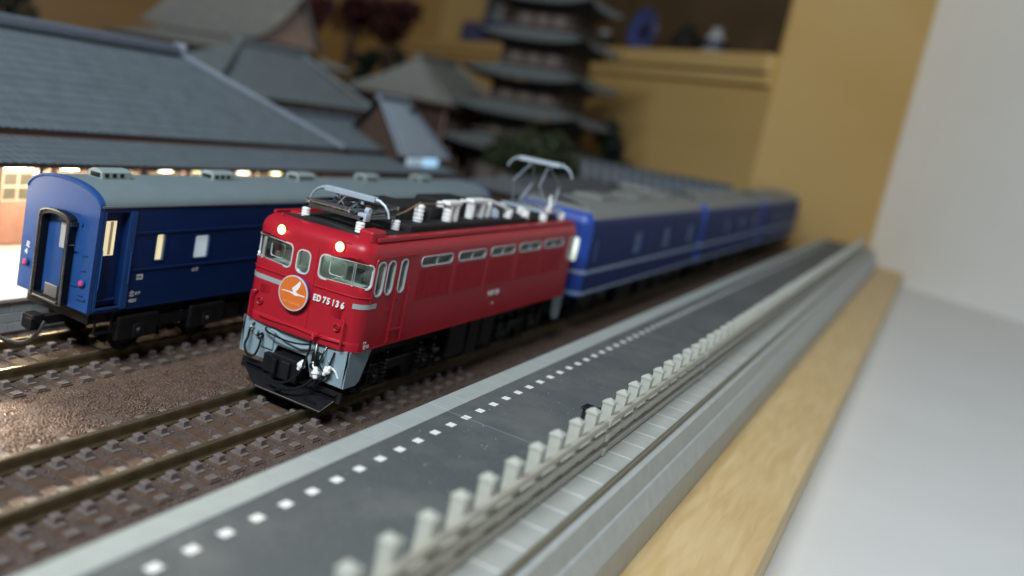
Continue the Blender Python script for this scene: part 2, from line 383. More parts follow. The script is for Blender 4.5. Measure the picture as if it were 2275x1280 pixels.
def point_in(p, poly):
    c = False; j = len(poly)-1
    for i in range(len(poly)):
        a, b2 = poly[i], poly[j]
        if (a[1] > p[1]) != (b2[1] > p[1]) and p[0] < (b2[0]-a[0])*(p[1]-a[1])/(b2[1]-a[1])+a[0]: c = not c
        j = i
    return c
def rrect(t0, t1, z0, z1, r, n=5, shear=0.0):
    r = min(r, (t1-t0)/2-1e-4, (z1-z0)/2-1e-4); pts = []
    for cx, cz, a0 in ((t1-r, z1-r, 0), (t0+r, z1-r, 90), (t0+r, z0+r, 180), (t1-r, z0+r, 270)):
        for k in range(n+1):
            a = math.radians(a0+90*k/n); pts.append((cx+r*math.cos(a), cz+r*math.sin(a)))
    return pts
def hole(t0, t1, z0, z1, r):
    return {'box': (t0, t1, z0, z1), 'loop': rrect(t0, t1, z0, z1, r)}

# ================================================================== SETTING
link('table_top', MB().box(-60, 130, -70, 150, -3.0, -1.6).mesh('table_top', 'laminate'), kind='structure')
MB().box(-40, 84, -9.4, 110, -1.6, -0.62, .06).build('base_board', 'table', kind='structure')
# ballast ground: profile across the tracks, slightly uneven
prof = [(-3.55, -0.60), (-2.75, -0.58), (-2.35, -0.46), (-1.95, -0.33), (-1.72, -0.29), (-1.0, -0.29), (0.78, -0.29), (0.98, -0.14), (1.4, -0.12), (2.5, -0.13), (3.15, -0.29), (4.0, -0.29), (6.0, -0.29), (6.45, -0.30)]
rows = []
xs = [-26+0.25*i for i in range(int(96/0.25)+1)]
pr2 = []
for (y0, z0), (y1, z1) in zip(prof[:-1], prof[1:]):
    n = max(1, int((y1-y0)/0.2)); pr2 += [(y0+(y1-y0)*k/n, z0+(z1-z0)*k/n) for k in range(n)]
pr2.append(prof[-1])
for x in xs: rows.append([(x, y, z+random.uniform(-.012, .012)) for y, z in pr2])
link('ballast_ground', MB().grid(rows).mesh('ballast_ground', 'ballast'), kind='structure')
mb = MB().box(-26, 70, 6.4, 60, -0.60, -0.22)
link('layout_board', mb.mesh('layout_board', 'ballast'), kind='structure')

# loose stones between and beside the rails
def stones(name, mt, n, xr, yr, size, zf, keep=lambda x, y: True):
    base = np.array([(1, 0, 0), (0, 1, 0), (-1, 0, 0), (0, -1, 0), (0, 0, 1), (0, 0, -0.6)], float)
    tri = np.array([(0, 1, 4), (1, 2, 4), (2, 3, 4), (3, 0, 4), (1, 0, 5), (2, 1, 5), (3, 2, 5), (0, 3, 5)])
    vs = []; fs = []; k = 0
    while k < n:
        x = rng.uniform(*xr); y = rng.uniform(*yr)
        if not keep(x, y): n -= 1; continue
        s = rng.uniform(*size); a = rng.uniform(0, 6.28); ca, sa = math.cos(a), math.sin(a)
        p = base*rng.uniform(.7, 1.2, (6, 3))*np.array([s, s*.85, s*.42])
        p = np.stack([p[:, 0]*ca-p[:, 1]*sa+x, p[:, 0]*sa+p[:, 1]*ca+y, p[:, 2]+zf(y)+s*.1], 1)
        vs.append(p); fs.append(tri+6*k); k += 1
    me = bpy.data.meshes.new(name); me.from_pydata(np.concatenate(vs).tolist(), [], np.concatenate(fs).tolist()); me.materials.append(M[mt]); me.polygons.foreach_set('use_smooth', [True]*len(me.polygons))
    return link(name, me, kind='stuff')
PY = [p[0] for p in prof]; PZ = [p[1] for p in prof]
zf = lambda y: float(np.interp(y, PY, PZ))
tag(stones('gravel', 'stone', 30000, (-13, 12), (0.9, 3.2), (.025, .046), zf), 'brown gravel lying between the two tracks')
tag(stones('ballast_stones', 'stone2', 14000, (-12, 16), (-2.7, 6.0), (.02, .05), zf, lambda x, y: (y < .9 or y > 3.2) and not (-.86 < y < -.6 or .6 < y < .86)), 'small dark ballast stones in and beside the tracks')

# tracks
def rail_mesh():
    p = [(-.095, -.26), (.095, -.26), (.095, -.235), (.02, -.205), (.02, -.085), (.055, -.07), (.055, -.008), (.046, 0), (-.046, 0), (-.055, -.008), (-.055, -.07), (-.02, -.085), (-.02, -.205), (-.095, -.235)]
    return p
tie_me = shared(MB().box(-.165, .165, -1.5, 1.5, -.10, 0.035, .012), 'sleeper', 'tie')
chair_me = shared(MB().box(-.085, .085, -.075, .075, 0, .14, .016).box(-.11, .11, -.15, .15, 0, .024), 'rail_chair', 'chair')
pad_me = shared(MB().box(-.11, .11, -.075, .075, 0, .03, .006), 'sleeper_pad', 'chair')
def track(yc, x_first, pitch, x_end, near_n, label):
    t = empty('railway_track', (0, yc, 0), label, 'railway track', 'railway tracks')
    for s in (-1, 1):
        mb = MB(); P = rail_mesh(); mb.prism([(yc+s*.72+a, b) for a, b in P], 'x', -26, x_end)
        r = part('rail', mb, 'rail', t)
        part('rail_head', MB().box(-26, x_end-.01, yc+s*.72-.038, yc+s*.72+.038, .0005, .004), 'railtop', r)
    x = x_first; k = 0; far = MB()
    while x < x_end-.3:
        if k < near_n:
            tie = piece('sleeper', tie_me, t, (x, yc, -.295))
            for cy in (-1.0, -.44, .44, 1.0):
                c = link('rail_chair', chair_me, tie, loc=(0, cy, .035))
            for cy in (-1.38, 1.38):
                link('sleeper_pad', pad_me, tie, loc=(0, cy, .035))
        else: far.box(x-.13, x+.13, yc-1.5, yc+1.5, -.39, -.26)
        x += pitch; k += 1
    part('far_sleepers', far, 'tie', t, kind='stuff')
    return t
track(0.0, -0.16-.608*22, .608, 68, 34, 'brown railway track under the red locomotive')
track(4.72, -0.8-.577*18, .577, 44, 30, 'brown railway track under the blue coach by the station')

# ------------------------------------------------------------------ near platform
ZP = 1.0; X0, X1 = -22.0, 68.0
pf = empty('platform', (0, -5, 0), 'grey model station platform with pale edge and white dots', 'platform'); tag(pf, kind='structure')
del pf['category']
part('platform_side', MB().box(X0, X1, -3.60, -3.42, -.6, .86), 'pside', pf)
x = 0.09-.84*26; sl = 0
xa = x
while x < X1:
    nx = x+.84
    mb = MB().box(x+.0025, nx-.0025, -3.765, -3.315, .86, ZP+random.uniform(-.0015, .0015), .006)
    part('kerb_stone', mb, 'kerb', pf); x = nx
k = 0; x = 0.05-12.2*2
while x < X1:
    part('asphalt_slab', MB().box(max(x, X0)+.012, min(x+12.2, X1)-.012, -6.52, -3.770, .8, ZP-.006), 'asph', pf)
    if x > X0: part('joint_strip', MB().box(x-.012, x+.012, -6.52, -3.770, .8, ZP-.001), 'seam', pf)
    x += 12.2
dot_me = shared(MB().box(-.105, .105, -.07, .07, 0, .004), 'white_marking', 'dot')
x = -4.368-.635*20
while x < 60: piece('white_marking', dot_me, pf, (x, -4.15, ZP-.0058), 0); x += .635
sp = MB()
for i in range(240):
    x = rng.uniform(-10, 14); y = rng.uniform(-6.3, -3.85); r = rng.uniform(.003, .009)
    sp.box(x-r, x+r, y-r, y+r, ZP-.006, ZP-.006+r*.6)
part('dust', sp, 'speck', pf, kind='stuff')
x = 0.25-.845*26
while x < X1:
    part('edge_slab', MB().box(x+.012, x+.833, -7.06, -6.525, .8, ZP, .008), 'tilepl', pf); x += .845
part('slab_joint', MB().box(X0, X1, -7.04, -6.54, .8, ZP-.004), 'dot', pf)
part('outer_wall', MB().box(X0, X1, -7.10, -7.065, -.6, .94), 'ledgebrown', pf)
part('base_ledge', MB().prism([(-7.105, -.6), (-7.105, .84), (-7.20, .80), (-7.30, .42), (-7.34, .40), (-7.37, .34), (-7.52, .02), (-7.56, -.6)], 'x', X0, X1), 'ledge', pf)

# fence
fn = empty('platform_fence', (0, -6.43, ZP), 'pale concrete fence with pointed posts and three rails along the platform', 'fence')
post_me = shared(MB().prism([(-.105, -.095), (.105, -.095), (.105, .095), (-.105, .095)], 'z', 0, .90).prism([(-.118, -.108), (.118, -.108), (.118, .108), (-.118, .108)], 'z', .90, .935).add(
    [(-.118, -.108, .935), (.118, -.108, .935), (.118, .108, .935), (-.118, .108, .935), (0, 0, 1.01)], [(0, 1, 4), (1, 2, 4), (2, 3, 4), (3, 0, 4)]), 'fence_post', 'fence')
x = -3.37-.883*16
while x < 64:
    q_ = piece('fence_post', post_me, fn, (x, -6.43+random.uniform(-.008, .008), ZP-random.uniform(0, .02)), random.uniform(-.05, .05)); q_.rotation_euler.x = random.uniform(-.018, .018); q_.rotation_euler.y = random.uniform(-.018, .018); x += .883
for i, z in enumerate((1.64, 1.36, 1.09)):
    xs0 = 0.72-7.95*3
    while xs0 < 63:
        part('fence_rail', MB().box(xs0+.01, xs0+7.94, -6.62, -6.525, z-.058, z+.058, .012), 'fencerail', fn)
        part('rail_clip', MB().box(xs0-.09, xs0+.09, -6.645, -6.62, z-.07, z+.07, .008), 'fence', fn)
        xs0 += 7.95
bx = empty('platform_box', (2.4, -5.8, ZP), 'small dark box standing on the platform behind the fence posts', 'box')
part('case', MB().box(2.24, 2.54, -5.94, -5.66, ZP, ZP+.25, .02), 'blackroof', bx)
part('lid', MB().box(2.21, 2.57, -5.97, -5.63, ZP+.25, ZP+.29, .012), 'black', bx)

# ================================================================== LOCOMOTIVE
LL, LW = 12.6, 1.48
def linset(z):
    d = z-3.42
    return 0.0 if d <= 0 else 0.33-math.sqrt(max(0, 0.33**2-d*d))
LS = Shell(0.0, LL, LW, 0.37, 0.0, 0.05, linset)
ss = LS.side_s
lo = empty('electric_locomotive', (6.3, 0, 0), 'red model electric locomotive with orange round headmark and lit headlights', 'locomotive')
ZB = 1.41; ZT = 3.715
front = [('front_window', .375, 1.585, 2.765, 3.245, .10), ('front_window', -1.585, -.375, 2.765, 3.245, .10), ('door_window', -.205, .10, 2.74, 3.20, .11)]
side = [('cab_window', ss(.42), ss(.70), 2.60, 3.30, .12), ('cab_window', ss(.84), ss(1.10), 2.60, 3.30, .12), ('cab_door_window', ss(1.38), ss(1.62), 2.60, 3.30, .10)]
side += [('upper_window', ss(2.28+1.865*i), ss(2.28+1.865*i+1.5), 3.10, 3.30, .08) for i in range(5)]
side += [('cab_window', ss(LL-.70), ss(LL-.42), 2.60, 3.30, .12)]
wins = front+side+[(n, -b, -a, c, d, r) for n, a, b, c, d, r in side]
holes = [hole(a, b, c, d, r) for n, a, b, c, d, r in wins]
rows = [1.41, 1.5, 1.7, 1.9, 2.1, 2.3, 2.5, 2.6, 2.75, 2.9, 3.05, 3.2, 3.34, 3.39, 3.42, 3.46, 3.51, 3.56, 3.61, 3.655, 3.69, 3.715]
body = part('body', LS.skin(MB(), ZB, ZT, rows, holes), 'red', lo)
for (n, a, b, c, d, r), h in zip(wins, holes):
    up = n == 'upper_window'
    w = part(n, LS.frame(h['loop'], .030 if not up else .022, .018, .07), 'silver', lo)
    part('pane', LS.pane(h['loop'], -.035), 'glass', w)
    if up:
        mid = (a+b)/2; part('mullion', LS.frame(rrect(mid-.014, mid+.014, c+.01, d-.01, .005), .008, .010, .05), 'silver', w)
    if n == 'front_window':
        sg = 1 if a > 0 else -1
        e = sorted([sg*1.16, sg*1.195]); part('corner_post', LS.frame(rrect(e[0], e[1], c+.01, d-.01, .006), .006, .006, .05), 'silver', w)
        e = sorted([sg*.60, sg*.96]); part('wiper_moulding', LS.frame(rrect(e[0], e[1], c+.13, d-.06, .06), .008, -.015, .03), 'clear', w)
# roof: red rim, black deck
def loop_at(z, ins):
    cs = LS.cols(); out = []
    for t in cs:
        p = LS.pt(t, 3.0, -ins); out.append((p[0], p[1], z))
    return cs, out
rim = []
for z, ins in ((3.715, linset(3.715)), (3.74, .23), (3.755, .30), (3.76, .36)): cs, lp = loop_at(z, ins); rim.append(lp)
part('roof_rim', MB().grid(rim), 'red', body)
cs, lp = loop_at(3.76, .36)
n = len(lp); dk = []
half = n//2
for k in range(half+1):
    a = Vector(lp[half-k]); b = Vector(lp[half+k]) if half+k < n else a
    dk.append([(a.x, a.y+(b.y-a.y)*q/10, 3.757+.11*(1-(2*q/10-1)**2)) for q in range(11)])
part('roof_deck', MB().grid(dk), 'blackroof', lo)
part('floor', MB().box(.1, LL-.1, -1.40, 1.40, 1.38, 1.42), 'black', lo)
part('cab_bulkhead', MB().box(.86, .90, -1.32, 1.32, 1.45, 3.45).box(.30, .86, -1.20, -.42, 1.45, 2.72).box(.30, .86, .42, 1.20, 1.45, 2.72).box(1.28, 1.32, -1.32, 1.32, 1.45, 3.45), 'cab', lo)
part('driver_seat', MB().box(.60, .72, -1.02, -.62, 2.4, 3.02, .05).box(.60, .72, .62, 1.02, 2.4, 3.02, .05), 'cabdark', lo)
cl = bpy.data.lights.new('cab_fill_light', 'POINT'); cl.energy = 7.0; cl.color = (.86, 1.0, .94); cl.shadow_soft_size = .1  # added fill light brightening the cab; no lamp is fitted there
cq = bpy.data.objects.new('cab_fill_light', cl); COL.objects.link(cq); cq.location = (.45, 0, 3.35); adopt(cq, lo)
part('engine_room', MB().box(1.75, LL-1.3, -1.36, 1.36, 1.45, 3.4), 'engine', lo)
# gutters and hoods
for sg in (1, -1):
    part('roof_gutter', MB().box(.42, LL-.42, min(sg*-1.385, sg*-1.30), max(sg*-1.385, sg*-1.30), 3.70, 3.79, .015), 'red', lo)
    t0, t1 = sg*ss(.32), sg*ss(2.0)
    hd = MB(); pts = [LS.pt(t0, z, .012) for z in (2.45, 2.8, 3.1, 3.32)]+[LS.pt(t0+sg*.03, 3.385, .014), LS.pt(t0+sg*.09, 3.41, .016)]+[LS.pt(t0+(t1-t0)*k/6, 3.41, .016) for k in range(1, 7)]
    hd.tube(pts, .016, 6); part('rain_gutter', hd, 'red', lo)
    # cab door outline, handrails and step
    dr = MB()
    for x in (1.30, 1.72): dr.box(x-.008, x+.008, *sorted((sg*-1.478, sg*-1.486)), 1.47, 3.38)
    part('door_edge', dr, 'red', lo)
    for x in (1.235, 1.80):
        z1 = 2.72
        part('handrail', MB().tube([(x, sg*-1.47, z1), (x, sg*-1.53, z1-.03), (x, sg*-1.53, 1.50), (x, sg*-1.47, 1.46)], .017, 6), 'red', lo)
    part('door_step', MB().box(1.24, 1.80, *sorted((sg*-1.47, sg*-1.525)), 1.735, 1.765), 'red', lo)
    part('door_handle', MB().box(1.44, 1.54, *sorted((sg*-1.478, sg*-1.51)), 2.40, 2.42).box(1.36, 1.40, *sorted((sg*-1.478, sg*-1.50)), 1.86, 1.93), 'red', lo)
    for x in (.97, 1.13):
        part('lamp_socket', MB().box(x-.05, x+.05, *sorted((sg*-1.478, sg*-1.492)), 2.17, 2.29, .006).box(x-.03, x+.03, *sorted((sg*-1.48, sg*-1.498)), 2.20, 2.26), 'red', lo)
    # louvre panels
    for i in range(5):
        x0 = 2.24+1.865*i; x1 = x0+1.64; y = sg*-1.48
        lv = MB(); nz = 20
        for j in range(nz):
            z = 2.33+j*(.66/nz)
            lv.add([(x0+.02, y+sg*-.001, z+.031), (x1-.02, y+sg*-.001, z+.031), (x1-.02, y+sg*-.010, z+.026), (x0+.02, y+sg*-.010, z+.026), (x0+.02, y+sg*-.001, z), (x1-.02, y+sg*-.001, z)], [(0, 1, 2, 3), (3, 2, 5, 4)])
        pn = part('louvre_panel', lv, 'red', lo, kind='stuff')
        fr = MB()
        for q in (0, .25, .5, .75, 1.0): 
            xx = x0+(x1-x0)*q; fr.box(xx-.011, xx+.011, *sorted((y+sg*.002, y-sg*.011)), 2.30, 3.0)
        fr.box(x0, x1, *sorted((y+sg*.002, y-sg*.012)), 2.300, 2.318).box(x0, x1, *sorted((y+sg*.002, y-sg*.012)), 2.995, 3.012)
        part('louvre_frame', fr, 'red', pn)
    part('body_sill', MB().box(.40, LL-.4, *sorted((sg*-1.478, sg*-1.49)), 1.415, 1.435), 'red', lo)
# front relief
f = MB(); f.box(-.060, -.04, -.288, -.274, 1.52, 3.36); part('door_seam', f, 'red', lo)
for sg in (1, -1):
    pts = [LS.pt(sg*t, 2.56, .006) for t in np.linspace(.30, 1.62, 14)]; part('window_ledge', MB().tube(pts, .020, 6), 'red', lo)
    # silver band, wraps the corner
    t0 = .48 if sg < 0 else 1.265
    ts = np.linspace(t0, 1.93, 16); r0 = [LS.pt(sg*t, 2.375-.052, .008) for t in ts]; r1 = [LS.pt(sg*t, 2.375+.052, .008) for t in ts]
    r2 = [LS.pt(sg*t, 2.375-.052, -.004) for t in ts]; r3 = [LS.pt(sg*t, 2.375+.052, -.004) for t in ts]
    part('silver_band', MB().grid([r2, r0, r1, r3]), 'band', lo)
    y = -sg*.755
    hl = part('headlight_housing', MB().rev([(.128, .12), (.128, -.025), (.118, -.035), (.108, -.035), (.105, .02)], (0, y, 3.495), (1, 0, 0), 20), 'red', lo)
    part('headlight_lens', MB().rev([(.001, -.062), (.05, -.060), (.090, -.050), (.095, -.03)], (0, y, 3.495), (1, 0, 0), 20), 'hl', hl)
    part('headlight_halo', MB().rev([(.094, -.043), (.109, -.036), (.109, .03)], (0, y, 3.495), (1, 0, 0), 20), 'hlring', hl)
    d = bpy.data.lights.new('headlight_beam', 'POINT'); d.energy = 1.4; d.color = (1.0, .74, .40); d.shadow_soft_size = .03
    q = bpy.data.objects.new('headlight_beam', d); COL.objects.link(q); q.location = (-.12, y, 3.50); adopt(q, hl)
    y = -sg*1.02
    tl = part('tail_lamp_ring', MB().rev([(.085, .05), (.085, -.045), (.072, -.06), (.056, -.045), (.054, .0)], (0, y, 1.85), (1, 0, 0), 18), 'red', lo)
    part('tail_lamp_lens', MB().rev([(.001, -.045), (.03, -.042), (.052, -.03), (.052, .02)], (0, y, 1.85), (1, 0, 0), 16), 'tail', tl)
    y = -sg*1.22
    part('front_handrail', MB().tube([(.02, y+sg*.10, 2.05), (-.06, y+sg*.07, 2.055), (-.10, y, 2.03), (-.105, y, 1.95), (-.105, y, 1.47), (.0, y, 1.43)], .024, 7), 'red', lo)
    g = MB()
    for j in range(6): g.box(-.031, -.012, *sorted((-sg*.80, -sg*1.04)), 2.06+j*.032, 2.074+j*.032)
    part('front_grille', g, 'red', lo)
    part('front_rivets', MB().box(-.03, -.008, *sorted((-sg*1.055, -sg*1.068)), 2.06, 2.235), 'red', lo)
# lower lip of the front with jumper brackets
ts = np.linspace(-1.55, 1.55, 41)
def bul(t): return .05*max(0, 1-(t/1.3)**2)
lip = [[LS.pt(t, 1.60, .004) for t in ts], [LS.pt(t, 1.575, .012+bul(t)*.6) for t in ts], [LS.pt(t, 1.50, .014+bul(t)*.7) for t in ts], [LS.pt(t, 1.405, .012+bul(t)*.5) for t in ts], [LS.pt(t, 1.40, -.03) for t in ts]]
part('front_lip', MB().grid(lip), 'red', lo)
part('grab_rail', MB().tube([LS.pt(t, 1.56+.012*math.cos(t*5), .065) for t in np.linspace(-.95, 1.25, 24)], .016, 6), 'red', lo)
part('rail_bracket', MB().tube([(-.16, -.55, 1.60), (-.18, -.62, 1.55), (-.16, -.72, 1.66)], .022, 6).tube([(-.16, -.55, 1.60), (-.19, -.60, 1.49)], .03, 6), 'red', lo)
# roof fittings
part('horn_cover', MB().box(.22, .78, -1.33, -.98, 3.66, 3.93, .05), 'red', lo)
part('horn_cover', MB().box(.50, .98, .72, 1.02, 3.70, 3.86, .05), 'red', lo)
part('whistle', MB().rev([(.05, 0), (.05, .06), (.03, .10), (.035, .15), (.005, .19)], (.22, .98, 3.62), n=10), 'red', lo)
part('brow_vent', MB().box(.02, .06, -.98, -.84, 3.60, 3.62).box(.02, .06, -.50, -.36, 3.60, 3.62), 'red', lo)
def insulator(x, y, z, h=.28, r=.095, parent=lo):
    pr = [(r*.75, 0)]; nn = 5
    for k in range(nn):
        z0 = h*(k+.15)/nn; z1 = h*(k+.75)/nn
        pr += [(r*.88, z0), (r*1.05, z0+.004), (r*1.0, z1), (r*.88, z1+.003)]
    pr += [(r*.7, h)]
    return part('insulator', MB().rev(pr, (x, y, z), n=16, smooth=False), 'white', parent)
# pantographs
def pantograph(cx, cy, zb, raised, hx, hy, hz, lab):
    pg = MB().box(cx-.74, cx+.74, cy-.72, cy-.66, zb, zb+.05).box(cx-.74, cx+.74, cy+.66, cy+.72, zb, zb+.05)
    pg.box(cx-.74, cx-.64, cy-.72, cy+.72, zb-.01, zb+.07).box(cx+.64, cx+.74, cy-.72, cy+.72, zb-.01, zb+.07).box(cx-.06, cx+.06, cy-.70, cy+.70, zb, zb+.05)
    P0 = part('pantograph', pg, 'gunmetal' if not raised else 'pgrey', lo); P0['label'] = lab
    for s in (-1, 1):
        part('pantograph_shaft', MB().tube([(cx+s*.28, cy-.60, zb+.10), (cx+s*.28, cy+.60, zb+.10)], .045, 8), 'gunmetal', P0)
    if raised:
        for sy in (-1, 1):
            for sx in (-1, 1):
                k = (cx+sx*.85, cy+sy*.42, zb+.78)
                part('pantograph_arm', MB().tube([(cx+sx*.28, cy+sy*.55, zb+.10), k], [.030, .022], 7), 'pgrey', P0)
                part('pantograph_arm', MB().tube([k, (hx+sx*.08, hy+sy*.28, hz-.12)], .016, 6), 'pgrey', P0)
    else:
        for sy in (-1, 1):
            for sx in (-1, 1):
                k = (cx+sx*1.0, cy+sy*.50, zb+.17)
                part('pantograph_arm', MB().tube([(cx-sx*.28, cy+sy*.58, zb+.11), k], [.06, .045], 7), 'gunmetal', P0)
                part('pantograph_arm', MB().tube([k, (hx+sx*.10, hy+sy*.30, hz-.14)], .036, 6), 'gunmetal', P0)
                part('pantograph_brace', MB().tube([(k[0], k[1]*.9, k[2]+.01), (hx-sx*.04, hy-sy*.28, hz-.15)], .018, 6), 'steel', P0)
                part('pantograph_knee', MB().rev([(.045, -.04), (.045, .04)], k, (0, 1, 0), 10), 'steel', P0)
        part('pantograph_cylinder', MB().rev([(.07, -.28), (.07, .28)], (cx-.30, cy-.15, zb+.06), (0, 1, 0), 12), 'steel', P0)
        for yy in (-.62, -.30, .05, .38, .62): part('pantograph_spring', MB().rev([(.035, -.42), (.035, .42)], (cx-.10, cy+yy, zb+.05), (1, 0, 0), 8), 'gunmetal', P0)
        for sx in (-1, 1): part('pantograph_crossbar', MB().tube([(cx+sx*.98, cy-.52, zb+.17), (cx+sx*.98, cy+.52, zb+.17)], .03, 6), 'steel', P0)
        part('pantograph_stay', MB().tube([(cx-.95, cy-.50, zb+.20), (cx-.95, cy+.50, zb+.20)], .022, 6).tube([(cx-.55, cy+.1, zb+.12), (cx-.35, cy+.05, zb+.32), (hx, hy+.1, hz-.1)], .018, 6), 'steel', P0)
        part('pantograph_block', MB().box(cx-.70, cx-.50, cy-.78, cy-.56, zb-.03, zb+.14, .02).rev([(.075, -.05), (.075, .05)], (cx-.48, cy-.68, zb+.18), (0, 1, 0), 14), 'pgrey', P0)
    hd = MB()
    for sx in (-1, 1) if raised else (0,):
        hd.box(hx+sx*.09-.085, hx+sx*.09+.085, hy-.66, hy+.66, hz-.06, hz+.06, .012)
    part('contact_strip', hd, 'pgrey', P0)
    for s in (-1, 1):
        pts = [(hx, hy+s*.64, hz), (hx, hy+s*.76, hz-.01), (hx, hy+s*.90, hz-.08), (hx, hy+s*1.0, hz-.19), (hx, hy+s*1.05, hz-.33)]
        part('pantograph_horn', MB().tube(pts, [.044, .036, .030, .026, .022], 7), 'pgrey', P0)
        part('strip_support', MB().box(hx-.03, hx+.03, hy+s*.34-.03, hy+s*.34+.03, hz-.16, hz-.03), 'pgrey', P0)
for x in (.45, 1.92):
    for y in (-.85, .55): insulator(x, y, 3.74)
pantograph(1.18, -.15, 4.06, False, 1.30, .04, 4.42, 'front pantograph folded flat')
for x in (10.45, 11.95):
    for y in (-1.0, .4): insulator(x, y, 3.70, .28, .115)
pantograph(11.2, -.30, 3.99, True, 11.2, -.30, 5.42, 'rear pantograph raised')
# roof equipment
for (x0, x1, y0, y1, z1) in ((2.55, 3.75, -.55, .65, 4.24), (3.9, 5.1, -.66, .5, 4.20), (5.25, 7.15, -.56, .6, 4.28), (7.3, 8.3, -.7, .6, 3.98), (8.6, 9.6, -.5, .5, 4.02)):
    part('roof_equipment', MB().box(x0, x1, y0, y1, 3.78, z1, .06), 'blackroof', lo)
part('roof_hatch', MB().box(2.3, 9.9, -1.06, 1.0, 3.74, 3.92, .04), 'blackroof', lo)
roofins = [(3.15, -.72), (4.35, -.86), (4.6, -.52), (4.7, -.86), (5.9, -.72), (6.1, -.4), (6.5, -.72), (6.9, -.72), (7.9, -.92), (8.5, -.70), (9.1, -.95), (9.6, -.60)]
for i, (x, y) in enumerate(roofins): insulator(x, y, 3.86 if i < 8 else 3.84, .46 if i < 8 else .26, .115)
part('busbar', MB().box(4.15, 4.85, -.98, -.74, 4.31, 4.42, .03), 'white', lo)
part('busbar', MB().box(5.75, 6.65, -.84, -.60, 4.31, 4.42, .03), 'white', lo)
part('busbar', MB().tube([(6.5, -.72, 4.37), (6.95, -.72, 4.36), (7.5, -.85, 4.24), (7.95, -.92, 4.14), (8.0, -.92, 4.0)], .05, 8), 'white', lo)
part('arrester', MB().rev([(.20, 0), (.16, .22), (.04, .34)], (7.35, -.72, 3.86), n=14), 'pgrey', lo)
part('bus_wire', MB().tube([(1.95, -.70, 4.05), (2.5, -.70, 4.15), (3.15, -.72, 4.36)], .022, 6).tube([(3.15, -.72, 4.33), (4.4, -.86, 4.34)], .016, 6).tube([(4.7, -.86, 4.34), (5.9, -.72, 4.33)], .016, 6), 'copper', lo)
part('bus_wire', MB().tube([(1.9, .0, 4.12), (2.6, .1, 4.14), (3.3, .2, 4.2)], .02, 6).tube([(1.9, .25, 4.15), (2.6, .3, 4.18), (3.3, .3, 4.22)], .02, 6), 'copper', lo)
part('lightning_rod', MB().tube([(10.3, -1.15, 4.12), (10.55, -1.1, 4.22), (10.75, -1.0, 4.36), (10.85, -.95, 4.5)], [.10, .06, .04, .03], 8), 'white', lo)
part('walkway', MB().box(2.0, 10.6, .98, 1.16, 3.78, 3.82), 'blackroof', lo)

# head mark
HY, HZ, HR = .10, 2.285, .375
hm = part('headmark', MB().rev([(HR-.02, .02), (HR, .0), (HR, -.085), (HR-.005, -.09)], (-.075, HY, HZ), (1, 0, 0), 48), 'purple', lo)
part('headmark_rim', MB().rev([(HR+.003, -.072), (HR+.003, -.096), (HR-.022, -.10), (HR-.024, -.08)], (-.075, HY, HZ), (1, 0, 0), 48), 'rim', hm)
part('headmark_face', MB().rev([(HR-.023, -.085), (HR-.023, -.0945)], (-.075, HY, HZ), (1, 0, 0), 48), 'orange', hm)
bird = [(-.87, -.02), (-.72, .035), (-.6, .055), (-.3, .06), (-.02, .07), (-.03, .16), (-.12, .27), (-.05, .36), (.12, .52), (.30, .74), (.37, .84), (.44, .70), (.42, .52), (.33, .32), (.22, .2), (.20, .12), (.36, .045), (.60, .04), (.86, .04), (.86, -.03), (.6, -.035), (.35, -.07), (.23, -.11), (.10, -.09), (-.05, -.03), (-.3, .0), (-.58, .0), (-.72, -.02)]
xf = -.075-.0985
part('bird_emblem', MB().prism([(HY-a*HR*.95, HZ+b*HR*.95) for a, b in bird], 'x', xf, xf+.004), 'whitep', hm)
text('HATSUKARI', .085, 'orange2', hm, (xf+.002, HY, HZ-.235), (0, -1, 0), (0, 0, 1), ext=.0025, align='CENTER')
# lettering
for tx, yy, sx_ in (('E', -.345, .80), ('D', -.432, .80), ('7', -.585, .86), ('5', -.685, .86), ('1', -.815, .70), ('3', -.905, .92), ('6', -1.03, .92)):
    text(tx, .185, 'whitep', lo, (-.058+.02*(yy/-1.0)**2, yy, 2.262+.012*(-yy-.345)), (0, -1, 0), (0, 0, 1), name='number_lettering', ext=.014, off=.005, sx=sx_)
text('ED75 136', .17, 'whitep', lo, (6.35, -1.484, 2.00), (1, 0, 0), (0, 0, 1), name='side_number', ext=.006, off=.006)
text('■', .10, 'rim', lo, (6.7, -1.484, 1.73), (1, 0, 0), (0, 0, 1), name='maker_plate', ext=.004)
text('秋 田', .055, 'whitep', lo, (.36, -1.4845, 1.575), (1, 0, 0), (0, 0, 1), name='depot_lettering', ext=.002)
text('検 36', .10, 'whitep', lo, (.38, -1.4845, 1.465), (1, 0, 0), (0, 0, 1), name='inspection_lettering', ext=.002, off=.004)

# skirt
def skirt(sign):
    # front skirt at x = xk, mirrored for the rear end
    fx = (lambda x: x) if sign > 0 else (lambda x: LL-x)
    mb = MB()
    outer = [(-1.42, 1.41), (-1.36, .62), (-.55, .62), (-.40, 1.02), (.40, 1.02), (.55, .62), (1.36, .62), (1.42, 1.41)]
    mb.prism(outer, 'x', fx(.03), fx(.08))
    for s in (-1, 1):
        # side returns, raked back
        pts = [(fx(.03), 1.41), (fx(.95), 1.41), (fx(.62), .70), (fx(.5), .62), (fx(.03), .62)]
        mb.prism(pts, 'y', s*1.40, s*1.35)
        mb.tube([(fx(.085), s*1.365, 1.405), (fx(.085), s*1.33, .635)], .056, 8)
    o = part('skirt', mb, 'skirt', lo)
    return o
sk = skirt(1); skirt(-1)
part('skirt_channel', MB().tube([(.02, .62, 1.30), (.01, .5, 1.30), (.0, .2, 1.20), (.0, -.25, 1.15), (.01, -.45, 1.22), (.02, -.60, 1.26)], .04, 8), 'skirt', sk)
